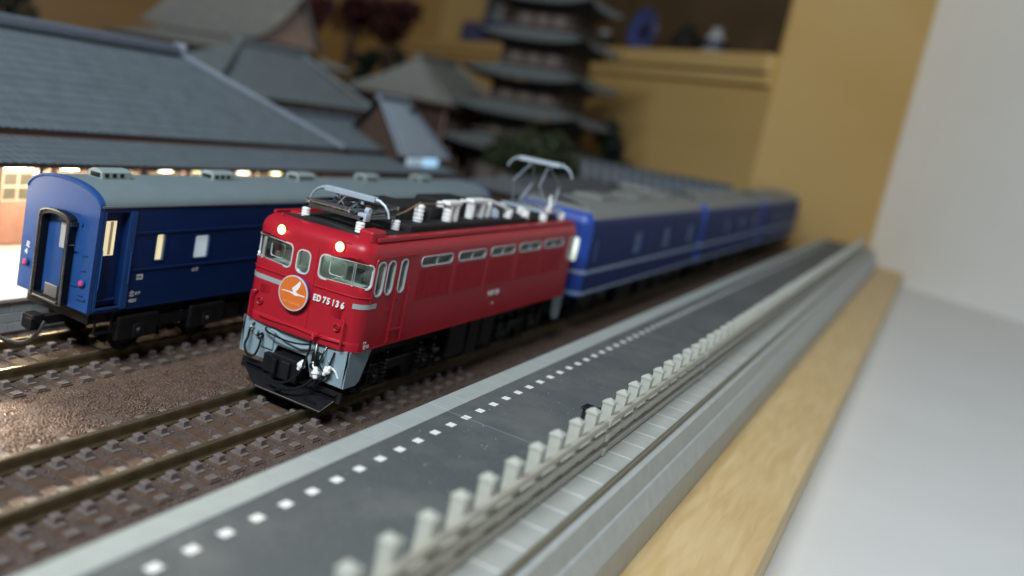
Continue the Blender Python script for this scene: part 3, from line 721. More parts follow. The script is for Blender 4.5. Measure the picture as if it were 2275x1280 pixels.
part('skirt_hatch', MB().box(-.02, .03, .50, .84, .88, 1.28, .015), 'skirt', sk)
for y, z in ((1.12, 1.22), (.98, 1.16), (-.78, 1.12), (-.98, 1.15)):
    part('hose_cock', MB().rev([(.05, -.06), (.05, .02), (.03, .06)], (.01, y, z), (1, 0, 0), 10).tube([(.0, y, z), (-.07, y-.03, z-.06)], .022, 6), 'skirt', sk)
# coupler, hoses, plugs, plough
part('coupler', MB().box(-.22, .16, -.38, .34, .42, .92, .03).box(-.32, -.2, -.22, .02, .46, .86, .03).box(-.34, -.2, .12, .24, .5, .84, .02).box(-.12, .16, .34, .62, .42, .82, .02), 'black', lo)
def hose(pts, r=.03): return part('air_hose', MB().tube(smooth_path([(p[0]-.05, p[1], p[2]) for p in pts]), r*.8, 8), 'rubber', lo)
def smooth_path(p, k=5):
    p = [Vector(q) for q in p]; out = []
    for i in range(len(p)-1):
        a, b, c, d = p[max(i-1, 0)], p[i], p[i+1], p[min(i+2, len(p)-1)]
        for j in range(k):
            t = j/k; out.append(.5*((2*b)+(-a+c)*t+(2*a-5*b+4*c-d)*t*t+(-a+3*b-3*c+d)*t**3))
    out.append(p[-1]); return out
hose([(.08, 1.10, 1.32), (-.02, 1.12, 1.2), (-.06, 1.12, 1.0), (-.10, 1.14, .82), (-.12, 1.02, .66), (-.12, .84, .68), (-.10, .76, .88), (-.06, .76, 1.08), (.08, .80, 1.18)], .034)
hose([(.10, .80, 1.20), (-.02, .86, 1.12), (.10, .96, 1.02)], .03)
hose([(.0, .72, 1.33), (-.12, .60, 1.30), (-.14, .2, 1.26), (-.15, -.2, 1.28), (-.15, -.55, 1.36)], .026)
hose([(-.14, -.56, 1.46), (-.16, -.58, 1.25), (-.18, -.52, 1.0), (-.22, -.46, .72), (-.34, -.25, .48), (-.42, .05, .42), (-.44, .25, .44)], .034)
hose([(.06, -.60, 1.40), (-.06, -.68, 1.15), (-.10, -.74, .95)], .034)
hose([(.06, -.85, 1.38), (-.04, -.84, 1.2), (-.06, -.82, 1.0), (-.05, -.92, .90), (-.05, -1.04, 1.0), (.06, -1.06, 1.32)], .026)
hose([(-.12, -.80, .78), (-.24, -.72, .58), (-.38, -.50, .42), (-.46, -.20, .36), (-.48, .02, .38)], .036)
hose([(-.02, -1.02, .84), (-.12, -.92, .66), (-.26, -.75, .52)], .03)
part('jumper_bracket', MB().box(-.10, .12, -.75, -.58, .98, 1.2, .02).rev([(.07, -.08), (.07, .08)], (-.06, -.66, .92), (1, 0, 0), 12), 'black', lo)
def plug(c, d, r=.075):
    c = Vector(c)-Vector((.05, 0, 0)); d = Vector(d).normalized(); e = d.orthogonal().normalized()
    mb = MB().rev([(.030, -.13), (r*.62, -.10), (r*.72, -.03), (r*1.05, -.02), (r*1.05, .03), (r*.66, .04), (r*.60, .10), (.03, .13)], c, d, 9, smooth=False)
    mb.rev([(r*.45, -.02), (r*.55, .10), (r*.35, .14)], c, e, 8, smooth=False)
    o = part('white_plug', mb, 'white', lo)
    part('plug_cap', MB().rev([(.036, -.19), (.044, -.12)], c, d, 8), 'rubber', o)
    return o
plug((-.16, -.44, .87), (.1, -.35, 1), .085); plug((-.16, -.82, .83), (.2, .25, 1), .085); plug((-.06, -1.02, .92), (.1, -.55, 1), .075)
part('white_plug', MB().tube(smooth_path([(-.03, -1.06, .99), (0, -1.16, .93), (.03, -1.23, .80)]), .022, 6).tube(smooth_path([(-.1, -.66, 1.0), (-.13, -.70, .92), (-.13, -.76, .88)]), .03, 6), 'white', lo)
pl = MB()
# plough: flat apron sloping down and forward, with an upright back plate
y0, y1 = -1.30, 1.12
pl.add([(.10, y0, .50), (.10, y1, .50), (-.10, y1, .46), (-.10, y0, .46)], [(0, 1, 2, 3)])
P = [(.02, y0-.10, .52), (.02, y1+.14, .52), (-.02, y1+.14, .30), (-.02, y0-.10, .30)]
pl.add(P+[(.06, q[1], q[2]) for q in P], [(0, 1, 2, 3), (7, 6, 5, 4), (0, 4, 5, 1), (1, 5, 6, 2), (2, 6, 7, 3), (3, 7, 4, 0)])
A = [(-.02, y0+.02, .34), (-.02, y1+.02, .34), (-.40, y1-.60, .15), (-.40, y0+.10, .15)]
pl.add(A+[(q[0], q[1], q[2]-.03) for q in A], [(0, 1, 2, 3), (7, 6, 5, 4), (0, 4, 5, 1), (1, 5, 6, 2), (2, 6, 7, 3), (3, 7, 4, 0)])
pw = part('snow_plough', pl, 'black', lo)
part('plough_edge', MB().tube([(-.40, y1-.60, .153), (-.40, y0+.10, .153), (-.05, y0+.02, .335)], .009, 5), 'chair', pw)
part('plough_rib', MB().box(-.05, -.02, y0, y1-.1, .345, .372).box(-.30, -.27, -1.0, -.70, .22, .262).box(-.34, -.30, -.1, .0, .20, .27), 'black', pw)
# bogies and underframe
def wheel_me(r): return shared(MB().rev([(r+.06, .04), (r+.06, .07), (r, .07), (r-.02, -.06), (r-.09, -.06), (r-.12, -.02), (.10, -.02), (.08, -.07), (.02, -.07)], (0, 0, 0), (0, 1, 0), 24), 'wheel', 'black')
WM = wheel_me(.56)
def bogie(xc, wb, parent, yc=0, r=.56, springs=True):
    b = part('bogie', MB().box(xc-wb/2-.7, xc+wb/2+.7, yc-1.10, yc-1.0, .55, .80, .03).box(xc-wb/2-.7, xc+wb/2+.7, yc+1.0, yc+1.10, .55, .80, .03).box(xc-.3, xc+.3, yc-1.0, yc+1.0, .5, .8), 'black', parent)
    for x in (xc-wb/2, xc+wb/2):
        for s in (-1, 1):
            w = piece('wheel', WM, b, (x, yc+s*.80, r)); w.rotation_euler = (0, 0, PI if s > 0 else 0); w.scale = (r/.56, 1, r/.56)
            part('axle_box', MB().box(x-.17, x+.17, *sorted((yc+s*1.0, yc+s*1.2)), .38, .72, .03).rev([(.10, 0), (.08, .06)], (x, yc+s*1.2, .55), (0, s, 0), 12), 'black', b)
            if not springs: part('bogie_side', MB().box(x-.62, x+.62, *sorted((yc+s*1.02, yc+s*1.16)), .36, .92, .05), 'black', b)
            if springs:
                for dx in (-.36, .36):
                    pts = [(x+dx+.085*math.cos(a), yc+s*1.15+.085*math.sin(a)*1, .44+a/(2*PI)*.095) for a in np.linspace(0, 2*PI*7, 85)]
                    part('coil_spring', MB().tube(pts, .022, 5), 'spring', b)
                    part('spring_seat', MB().rev([(.12, -.04), (.12, .03)], (x+dx, yc+s*1.15, .40), n=12), 'black', b)
    return b
bogie(2.75, 2.3, lo); bogie(9.75, 2.3, lo)
part('underframe', MB().box(.3, LL-.3, -.95, .95, .95, 1.40), 'black', lo)
for (x0, x1, z0) in ((4.9, 5.9, .45), (6.05, 6.7, .35), (6.8, 7.6, .5)):
    part('underfloor_box', MB().box(x0, x1, -1.30, 1.30, z0, 1.36, .04), 'black', lo)
part('step_bracket', MB().box(.82, .86, -1.30, -1.2, .45, 1.35).box(1.12, 1.16, -1.30, -1.2, .45, 1.35).box(.80, 1.18, -1.34, -1.15, .45, .49).box(.80, 1.18, -1.34, -1.15, .80, .83), 'black', lo)
part('sand_pipe', MB().tube([(.95, -1.05, 1.2), (1.0, -1.1, .7), (.9, -.8, .1)], .03, 6), 'black', lo)
part('brake_cylinder', MB().rev([(.09, -.14), (.09, .14)], (4.4, -1.18, .72), (1, 0, 0), 12).rev([(.07, -.12), (.07, .12)], (3.98+.6, -1.2, .45), (1, 0, 0), 12), 'black', lo)

# ================================================================== BLUE PASSENGER COACH (station track)
CX0, CL, CYC, CW = -2.57, 19.3, 4.68, 1.15
ch = empty('passenger_coach', (7, CYC, 0), 'dark blue model coach with grey domed roof and open end gangway', 'railway coach')
CS = Shell(CX0, CL, CW, 0.05, CYC)
cs_ = CS.side_s
DZ0, DZ1, DX0, DX1 = 1.20, 3.26, -2.36, -1.70
cw = [('window', cs_(-.80), cs_(-.52), 2.15, 2.74, .04, 'warmwin'), ('window', cs_(.47), cs_(.99), 2.12, 2.66, .06, 'coolwin')]
cw += [('window', cs_(4.2+1.45*i), cs_(4.2+1.45*i+.95), 2.12, 2.70, .06, 'warmwin' if i % 3 else 'coolwin') for i in range(8)]
hs = [hole(a, b, c, d, r) for n, a, b, c, d, r, g in cw]+[hole(cs_(DX0), cs_(DX1), DZ0, DZ1, .03)]
sidex = part('side_wall', CS.skin(MB(), 1.11, 3.40, [1.3, 1.6, 1.97, 2.1, 2.4, 2.8, 3.2, 3.38], hs, t0=CS.a+CS.q*.5, t1=CS.P), 'coachblue', ch)
part('side_wall', CS.skin(MB(), 1.11, 3.40, [1.6, 2.1, 2.8], [], t0=-CS.P, t1=-CS.a-CS.q*.5), 'coachblue', ch)
for (n, a, b, c, d, r, g), h in zip(cw, hs):
    w = part(n, CS.frame(rrect(a, b, c, d, r), .05, .012, .06), 'coachblue', ch)
    part('pane', CS.pane(h['loop'], -.05), g, w)
    part('window_inner_frame', CS.frame(rrect(b-.055, b-.03, c+.005, d-.005, .004), .004, -.03, .02), 'ventgrey', w)
# door recess
mb = MB(); yn = CYC-CW
mb.box(DX0, DX1, yn+.16, yn+.18, DZ0, DZ1)
mb.box(DX0-.01, DX0, yn, yn+.18, DZ0, DZ1).box(DX1, DX1+.01, yn, yn+.18, DZ0, DZ1).box(DX0, DX1, yn, yn+.18, DZ0-.01, DZ0).box(DX0, DX1, yn, yn+.18, DZ1, DZ1+.01)
dr = part('door', mb, 'coachblue', ch)
part('door_frame', MB().box(DX0-.07, DX0, yn-.015, yn+.01, 1.13, 3.3).box(DX1, DX1+.10, yn-.02, yn+.01, 1.13, 3.3).box(DX0, DX1, yn-.025, yn+.16, 1.15, 1.20).box(DX1+.02, DX1+.20, yn-.03, yn, 1.13, 3.28).box(DX0, DX1, yn+.12, yn+.16, 1.30, 1.34), 'coachlit', ch)
wd = part('door_window', MB().box(-2.24, -1.90, yn+.145, yn+.158, 2.28, 3.08), 'coachlit', dr)
part('pane', MB().box(-2.215, -1.925, yn+.135, yn+.142, 2.31, 3.06), 'warmwin', wd)
part('curtain', MB().box(-2.10, -2.02, yn+.125, yn+.133, 2.33, 3.05), 'cream', wd)
part('door_handrail', MB().tube([(DX0-.03, yn-.03, 2.5), (DX0-.03, yn-.05, 2.45), (DX0-.03, yn-.05, 1.65), (DX0-.03, yn-.02, 1.6)], .015, 6).tube([(DX1+.13, yn-.05, 2.4), (DX1+.13, yn-.06, 1.7)], .015, 6), 'coachlit', ch)
for z in (1.965, 2.80):
    part('belt_rail', MB().box(-1.50, CX0+CL-.1, yn-.022, yn+.002, z-.028, z+.028, .006), 'coachblue', ch)
part('eave_strip', MB().box(CX0+.05, CX0+CL-.05, yn-.03, yn+.02, 3.37, 3.42, .008), 'coachroof', ch)
part('sill', MB().box(CX0, CX0+CL, yn-.008, yn+.02, 1.085, 1.12), 'coachblue', ch)
# roof
def cprof(y):
    u = abs(y-CYC)/(CW+.02); return 3.40+.40*(max(0, 1-u**2.3))**(1/1.8)
ys = [CYC+(CW+.02)*math.sin(a) for a in np.linspace(-PI/2, PI/2, 33)]
part('roof', MB().grid([[(x, y, cprof(y)) for y in ys] for x in np.linspace(CX0+.10, CX0+CL, 24)]), 'coachroof', ch)
# end wall with its rounded top
yl = np.linspace(-CW, CW, 41)
ov = [(CYC+a, 1.11) for a in (-CW, CW)]+[(y, cprof(y)+.015) for y in reversed(ys)]
GY0, GY1, GZ0, GZ1 = 4.20, 5.02, 1.25, 3.02
end = MB().prism(ov, 'x', CX0+.12, CX0-.0)
en = part('end_wall', end, 'coachlit', ch)
rimp = [(CX0+.0, y, cprof(y)-.03) for y in ys]
part('end_rim', MB().tube(rimp, .028, 6), 'coachlit', en)
part('end_wall', MB().prism(ov, 'x', CX0+CL-.05, CX0+CL), 'coachlit', ch)
# gangway: dark frame standing proud, arched top, inner door
GX = CX0-.22
def arch(w0, h0, h1, n=10):
    yc = (GY0+GY1)/2; pts = [(yc-w0, h0), (yc+w0, h0), (yc+w0, h1-.14)]
    for k in range(1, n): a = PI*k/n; pts.append((yc+w0*math.cos(a), h1-.14+.14*math.sin(a)))
    pts.append((yc-w0, h1-.14)); return pts
oa, ia = arch(.47, 1.14, 3.10), arch(.39, 1.24, 3.02)
mb = MB(); n = len(oa)
ring = [[(CX0, *o), (GX, *o), (GX, *i), (CX0-.004, *i)] for o, i in zip(oa+oa[:1], ia+ia[:1])]
mb.grid(ring, False); gw = part('gangway', mb, 'black', ch)
part('gangway_rim', MB().tube([(GX, *o) for o in oa], .03, 6, close=True), 'gunmetal', gw)
part('gangway_door', MB().prism(ia, 'x', CX0-.012, CX0-.004), 'coachlit', gw)
part('gangway_window', MB().box(CX0-.025, CX0-.012, 4.28, 4.60, 2.30, 2.86, .01), 'chinaw', gw)
part('gangway_plate', MB().box(GX+.02, GX+.06, 4.28, 4.70, 1.24, 1.52, .03).box(GX-.03, GX+.2, 4.22, 5.0, 1.14, 1.19, .01), 'gunmetal', gw)
part('gangway_latch', MB().tube([(GX+.05, 4.13, 2.45), (GX+.05, 3.98, 2.50)], .018, 6).box(GX+.0, GX+.2, 4.08, 4.13, 2.86, 2.95), 'gunmetal', gw)
for y in (CYC-.93, CYC+.90):
    t = part('tail_lamp', MB().rev([(.085, .02), (.085, -.05), (.06, -.07)], (CX0, y, 1.72), (1, 0, 0), 14), 'coachlit', ch)
    part('tail_lens', MB().rev([(.058, -.06), (.05, -.085), (.01, -.095)], (CX0, y, 1.72), (1, 0, 0), 14), 'tail2', t)
st = MB()
for z in (1.45, 1.62, 1.98, 2.3): st.box(CX0-.03, CX0-.002, 3.70, 3.86, z, z+.02)
part('end_step', st, 'coachlit', ch)
part('end_step', MB().box(CX0-.04, CX0-.002, 3.62, 3.86, 1.36, 1.39).box(CX0-.04, CX0-.002, 3.95, 4.0, 2.9, 2.96).box(CX0-.03, CX0-.002, 3.9, 4.1, 1.6, 1.62), 'coachlit', ch)
text('ミ\n4', .16, 'whitep', ch, (CX0-.006, CYC+1.0, 2.05), (0, -1, 0), (0, 0, 1), name='end_lettering', ext=.003, off=.006)
for i in range(5):
    x = -1.35+3.62*i; z = cprof(CYC)-.03
    v = part('roof_vent', MB().prism([(CYC-.24, z), (CYC+.24, z), (CYC+.22, z+.17), (CYC+.10, z+.23), (CYC-.10, z+.23), (CYC-.22, z+.17)], 'x', x-.42, x+.42), 'ventgrey', ch)
    for k in range(3): part('vent_slot', MB().box(x-.30+.22*k-.05, x-.30+.22*k+.05, CYC-.245, CYC-.20, z+.07, z+.15), 'blackroof', v)
    part('vent_end', MB().box(x-.425, x-.40, CYC-.15, CYC+.15, z+.05, z+.15), 'blackroof', v)
pl_ = part('white_plate', MB().box(-1.27, -1.08, yn-.006, yn-.002, 1.74, 1.86), 'whitep', ch)
text('回送', .075, 'black', pl_, (-1.265, yn-.0065, 1.77), (1, 0, 0), (0, 0, 1), ext=.0008, off=.001)
text('山 野', .10, 'whitep', ch, (.50, yn-.004, 1.80), (1, 0, 0), (0, 0, 1), ext=.001, off=.003)
text('北', .15, 'whitep', ch, (-1.42, yn-.004, 1.375), (1, 0, 0), (0, 0, 1), ext=.001, off=.003)
text('オク', .09, 'whitep', ch, (-1.26, yn-.004, 1.395), (1, 0, 0), (0, 0, 1), ext=.001, off=.003)
text('40251', .10, 'whitep', ch, (-1.42, yn-.004, 1.235), (1, 0, 0), (0, 0, 1), ext=.001, off=.003)
part('underframe', MB().box(CX0+.2, CX0+CL-.2, CYC-1.0, CYC+1.0, .80, 1.10), 'black', ch)
bogie(.15, 2.3, ch, CYC, .45, False); bogie(13.8, 2.3, ch, CYC, .45, False)
for x0, x1, z0 in ((1.95, 2.75, .35), (3.0, 4.6, .3), (4.9, 6.8, .35), (7.0, 9.4, .3), (9.6, 11.8, .35)):
    part('underfloor_box', MB().box(x0, x1, CYC-1.0, CYC+1.0, z0, .9, .03), 'black', ch)
part('coupler', MB().box(CX0-.62, CX0-.30, 4.42, 4.78, .55, .88, .03).box(CX0-.4, CX0+.4, 4.5, 4.7, .62, .8).box(CX0-.70, CX0-.58, 4.36, 4.56, .58, .84, .02), 'black', ch)
part('brake_hose', MB().tube(smooth_path([(CX0-.35, 4.36, .75), (CX0-.50, 4.40, .45), (CX0-.62, 4.62, .24), (CX0-.70, 4.98, .17), (CX0-.72, 5.25, .17)]), .045, 7), 'gunmetal', ch)
part('step_ladder', MB().box(-2.25, -1.75, yn+.02, yn+.14, .58, .62).box(-2.25, -2.21, yn+.05, yn+.09, .6, 1.1).box(-1.79, -1.75, yn+.05, yn+.09, .6, 1.1), 'black', ch)
part('coach_interior', MB().box(CX0+.4, CX0+CL-.4, CYC-.2, CYC+.2, 1.2, 3.2), 'cream', ch)

# ================================================================== SLEEPING COACHES behind the locomotive
def sleeping_coach(x0, L, label, far):
    c = empty('sleeping_coach', (x0+L/2, 0, 0), label, 'railway coach', 'blue sleeping coaches')
    sh = Shell(x0, L, 1.45, .42); q = sh.side_s
    wn = [(q(x0+.75), q(x0+1.15), 2.25, 3.15)]+[(q(x0+5.4+4.3*i), q(x0+6.5+4.3*i), 2.28, 3.12) for i in range(3)]
    ew = [(.66, 1.10, 2.30, 3.10)]
    allw = [(*w, 'swinrefl') for w in wn]+[(-w[1], -w[0], w[2], w[3], 'swinrefl') for w in wn]+[(*w, 'greenwin') for w in ew]+[(-.3, .3, 2.2, 3.1, 'swinrefl')]
    hs = [hole(a, b, z0, z1, .08) for a, b, z0, z1, g in allw]
    ts = sh.a+sh.q*.75
    part('side_wall', sh.skin(MB(), 1.12, 3.52, [1.2, 1.5, 1.9, 2.2, 2.7, 3.2, 3.45], [h for h, w in zip(hs, allw) if w[0] > 1.3], t0=ts, t1=sh.P), 'sleeper_blue', c)
    part('side_wall', sh.skin(MB(), 1.12, 3.52, [1.2, 1.5, 1.9, 2.2, 2.7, 3.2, 3.45], [h for h, w in zip(hs, allw) if w[1] < -1.3], t0=-sh.P, t1=-ts), 'sleeper_blue', c)
    part('end_wall', sh.skin(MB(), 1.12, 3.52, [1.2, 1.5, 1.9, 2.2, 2.7, 3.2, 3.45], [h for h, w in zip(hs, allw) if -1.3 < w[0] < 1.3], t0=-ts, t1=ts), 'sleeper_lit', c)
    for (a, b, z0, z1, g), h in zip(allw, hs):
        w = part('window', sh.frame(h['loop'], .035, .012, .05), 'sleeper_lit' if g == 'greenwin' else 'sleeper_blue', c)
        part('pane', sh.pane(h['loop'], -.03), g, w)
    for z, hh in ((1.965, .06), (1.24, .05)):
        tt = sh.cols(); b0 = [sh.pt(t, z-hh, .006) for t in tt]; b1 = [sh.pt(t, z+hh, .006) for t in tt]
        part('band', MB().grid([[sh.pt(t, z-hh, -.003) for t in tt], b0, b1, [sh.pt(t, z+hh, -.003) for t in tt]]), 'sband', c)
    rows = []
    for k in range(9):
        a = PI/2*k/8; ins = .30*(1-math.cos(a))*2.3; z = 3.52+.60*math.sin(a)
        rows.append([tuple((p[0], p[1], z)) for p in (sh.pt(t, 2.0, -ins+.012) for t in sh.cols())])
    cs2 = sh.cols(); half = len(cs2)//2; last = rows[-1]; dk = []
    for k in range(half+1):
        a = Vector(last[half-k]); b = Vector(last[half+k]) if half+k < len(last) else a
        dk.append([(a.x, a.y+(b.y-a.y)*u/8, a.z+.12*(1-(2*u/8-1)**2)) for u in range(9)])
    rf = part('roof', MB().grid(rows[2:]).grid(dk), 'sroof', c)
    csx = sh.cols(); i0 = min(i for i, t in enumerate(csx) if t >= -ts); i1 = max(i for i, t in enumerate(csx) if t <= ts)
    part('roof_shoulder', MB().grid([r[:i0+1] for r in rows[:3]]).grid([r[i1:] for r in rows[:3]]), 'sleeper_blue', c)
    part('end_brow', MB().grid([[(p[0]-.01, p[1], p[2]) for p in r[i0:i1+1]] for r in rows[:5]]), 'sleeper_lit', c)
    for i in range(3):
        x = x0+3.2+4.6*i; part('roof_unit', MB().box(x, x+2.0, -.55, .55, 4.15, 4.30, .07), 'sroof', rf)
    part('underframe', MB().box(x0+.3, x0+L-.3, -1.0, 1.0, .75, 1.15), 'black', c)
    for a, b, z0 in ((5, 7, .4), (8, 9.4, .45), (10.2, 11.4, .4)): part('underfloor_box', MB().box(x0+a, x0+b, -1.3, 1.3, z0, 1.1, .04), 'black', c)
    bogie(x0+2.6, 2.1, c, 0, .45, False); bogie(x0+L-2.6, 2.1, c, 0, .45, False)
    part('gangway', MB().box(x0-.28, x0+.02, -.42, .42, 1.2, 3.2, .04), 'black', c)
    part('coupler', MB().box(x0-.75, x0+.1, -.12, .12, .6, .85), 'black', c)
sleeping_coach(13.95, 16.6, 'blue sleeping coach with white bands coupled behind the red locomotive', False)
sleeping_coach(31.15, 16.6, 'second blue sleeping coach behind the red locomotive', True)
sleeping_coach(48.35, 16.6, 'last blue sleeping coach, the farthest from the red locomotive', True)

# ================================================================== STATION
sp_ = empty('station_platform', (2, 8, 0), 'brightly lit pale station platform with block wall', 'platform'); del sp_['category']; tag(sp_, kind='structure')
part('paving', MB().box(-20, 40, 6.36, 20, .50, .60, .02), 'pavement', sp_)
part('platform_core', MB().box(-20, 40, 6.5, 20, -.5, .48), 'pside', sp_)
for r in range(3):
    x = -9.0+(.31 if r % 2 else 0)
    while x < 6:
        part('wall_block', MB().box(x+.008, x+.612, 6.42+random.uniform(-.006, .006), 6.52, -.24+.24*r+.006, -.24+.24*(r+1)-.006, .012), 'block', sp_); x += .62

sb = empty('station_building', (4, 13, .6), 'station building with big grey tiled hip roof and lit canopy', 'building')
def tiles(mb, x0, x1, ye, ze, yr, zr, pitch=.30, row=.34, hip=None, amp=.014):
    # pantile slope facing -Y: undulating columns, stepped rows
    nx = int((x1-x0)/pitch*4); L = math.hypot(yr-ye, zr-ze); nr = max(2, int(L/row))
    ny, nz = -(zr-ze)/L, (yr-ye)/L
    rws = []
    for r in range(nr):
        for e in (0, 1):
            t = (r+e*.999)/nr; d = .012*(1-e)
            y = ye+(yr-ye)*t; z = ze+(zr-ze)*t; xe = hip(t) if hip else x1
            line = []
            for i in range(nx+1):
                x = x0+(xe-x0)*i/nx; h = amp*math.sin(2*PI*(x-x0)/pitch)+d
                line.append((x, y+ny*h, z+nz*h))
            rws.append(line)
    mb.grid(rws, False); return mb
RE, RC = 10.85, 17.0     # ridge end, eave corner
ey, ez, ry, rz = 10.8, 3.93, 15.0, 6.62
rf = part('main_roof', tiles(MB(), -14, RC, ey, ez, ry, rz, .30, .36, lambda t: RC+(RE-RC)*t), 'tileroof', sb, fix=False, kind='stuff')
part('roof_slope', MB().add([(-14, 19.2, ez), (RC, 19.2, ez), (RE, ry, rz), (-14, ry, rz)], [(0, 1, 2, 3)]).add([(RC, ey, ez), (RC, 19.2, ez), (RE, ry, rz)], [(0, 1, 2)]), 'tileroof', sb)
part('eave_board', MB().box(-14, RC, ey-.02, ey+.3, ez-.14, ez-.03).box(RC-.3, RC, ey, 19.2, ez-.14, ez-.03), 'timber', sb)
rg = part('ridge', MB().box(-14, RE+.1, ry-.28, ry+.28, rz-.06, rz+.20, .05).tube([(-14, ry, rz+.22), (RE+.1, ry, rz+.22)], .13, 8), 'ridge', sb)
part('ridge_ornament', MB().box(RE+.05, RE+.32, ry-.32, ry+.32, rz-.15, rz+.42, .08), 'hip', sb)
part('hip_ridge', MB().tube([(RE, ry, rz+.06), (RC+.05, ey-.05, ez+.06)], .15, 8), 'hip', sb)
cx1 = 24.6
part('canopy_roof', tiles(MB(), -14, cx1, 8.75, 3.32, 11.1, 3.76, .30, .36, None, .012), 'tileroof', sb, fix=False, kind='stuff')
part('canopy_eave', MB().box(-14, cx1, 8.74, 8.86, 3.20, 3.30), 'timber', sb)
part('canopy_ceiling', MB().add([(-14, 8.8, 3.235), (cx1, 8.8, 3.235), (cx1, 11.0, 3.62), (-14, 11.0, 3.62)], [(0, 1, 2, 3)]), 'frame', sb)
part('clerestory', MB().box(-14, RC-.3, 11.1, 11.3, 3.55, 3.95), 'timber', sb)
wl = part('wall', MB().box(-14, RC-.4, 10.8, 11.0, .6, 3.75).box(-14, -13.8, 11, 19, .6, 3.9).box(RC-.6, RC-.4, 11, 19, .6, 3.9), 'plaster', sb)
x = -5.2
while x < 15:
    part('dado_panel', MB().box(x+.05, x+1.75, 10.72, 10.80, .62, 1.78, .02), 'dado', wl)
    wv = part('station_window', MB().box(x+.10, x+1.70, 10.74, 10.80, 1.86, 3.18), 'frame', sb)
    for i in range(3):
        for j in range(3):
            part('pane', MB().box(x+.18+.5*i, x+.60+.5*i, 10.725, 10.738, 1.93+.41*j, 2.26+.41*j), 'stwin', wv)
    part('post', MB().box(x-.10, x+.04, 9.0, 9.14, .6, 3.3), 'timber', sb); part('wall_post', MB().box(x-.10, x+.05, 10.66, 10.80, .6, 3.6), 'timber', sb)
    x += 1.85
for x, lab, pw_ in ((-6.6, 'glowing lamp at the far left of the station canopy', 160), (-3.6, 'glowing lamp left of the brown station wall windows', 1300)):
    lamp = empty('station_lamp', (x, 9.45, 3.13), lab, 'lamp', 'lamps under the station canopy')
    part('lamp_tube', MB().rev([(.03, -.5), (.085, -.45), (.095, 0), (.085, .45), (.03, .5)], (x, 9.45, 3.13), (1, 0, 0), 12), 'lampglow', lamp)
    part('lamp_base', MB().box(x-.4, x+.4, 9.40, 9.50, 3.22, 3.36), 'frame', lamp)
    d = bpy.data.lights.new('station_lamp_light', 'POINT'); d.energy = pw_; d.color = (1.0, 0.88, 0.68); d.shadow_soft_size = .25
    lo_ = bpy.data.objects.new('station_lamp_light', d); COL.objects.link(lo_); lo_.parent = lamp; lo_.location = (0, -.1, -.25)
sd_ = bpy.data.lights.new('gravel_glare_spot', 'SPOT'); sd_.energy = 17000; sd_.color = (1.0, .88, .68); sd_.spot_size = math.radians(46); sd_.spot_blend = .9; sd_.shadow_soft_size = .3  # added spot out of view, cone shaped to put glare on the gravel
so_ = bpy.data.objects.new('gravel_glare_spot', sd_); COL.objects.link(so_); so_.location = (-6.6, 9.3, 2.9)
so_.rotation_euler = (Vector((-7.2, 1.2, -.2))-Vector((-6.6, 9.3, 2.9))).to_track_quat('-Z', 'Y').to_euler()
for i, (x, g, hot) in enumerate(((-3.1, 0, 1), (-.05, 0, 1), (1.62, 0, 1), (5.37, 0, 1), (6.92, 1, 0), (9.15, 0, 1), (11.0, 1, 1))):
    lab = ['lamp', 'leftmost glowing lamp under the station canopy, above the brown wall', 'glowing lamp under the station canopy behind the rounded coach end', 'glowing station lamp right of the nearest roof vent', 'small yellowish station lamp just left of the second roof vent', 'glowing station lamp just right of the second roof vent', 'yellow-green rimmed glowing lamp, the rightmost under the canopy'][i]
    if i == 0: continue
    lamp = empty('station_lamp', (x, 9.45, 3.13), lab, 'lamp', 'lamps under the station canopy')
    w = .34 if i > 1 else .5
    part('lamp_tube', MB().rev([(.03, -w), (.085, -w+.05), (.095, 0), (.085, w-.05), (.03, w)], (x, 9.45, 3.13), (1, 0, 0), 12), 'lampglow2' if i in (4, 6) else 'lampglow', lamp)
    part('lamp_base', MB().box(x-w*.8, x+w*.8, 9.40, 9.50, 3.22, 3.36), 'frame', lamp)
    if hot:
        d = bpy.data.lights.new('station_lamp_light', 'POINT'); d.energy = 260 if i <= 2 else 90; d.color = (1.0, 0.86, 0.62); d.shadow_soft_size = .25
        lo_ = bpy.data.objects.new('station_lamp_light', d); COL.objects.link(lo_); lo_.parent = lamp; lo_.location = (0, -.1, -.25)
# wing, steep porch, blue lit panel
wg = empty('station_wing', (19, 13, .6), 'lower grey roofed wing joined to the station hall', 'building')
part('wing_roof', tiles(MB(), 13.0, 21.6, 10.8, 3.93, 13.5, 5.0, .3, .36), 'tileroof', wg, fix=False, kind='stuff')
part('wing_roof_back', MB().add([(13, 16.2, 3.93), (21.6, 16.2, 3.93), (21.6, 13.5, 5.0), (13, 13.5, 5.0)], [(0, 1, 2, 3)]), 'tileroof', wg)
part('ridge', MB().box(13, 21.7, 13.3, 13.7, 4.95, 5.14, .04), 'ridge', wg)
part('wall', MB().box(16.8, 21.2, 11.1, 16.0, .6, 3.95).prism([(11.1, 3.95), (16.0, 3.95), (13.5, 4.9)], 'x', 21.1, 21.2), 'plaster', wg)
part('eave_board', MB().box(16.0, 21.6, 10.8, 11.1, 3.79, 3.90), 'timber', wg)
pp = empty('gabled_porch', (23, 11, .6), 'pale grey steep porch roof with round ornament beside the station', 'building')
pe0, pe1, pr0, pr1 = 20.5, 25.4, 20.7, 23.3
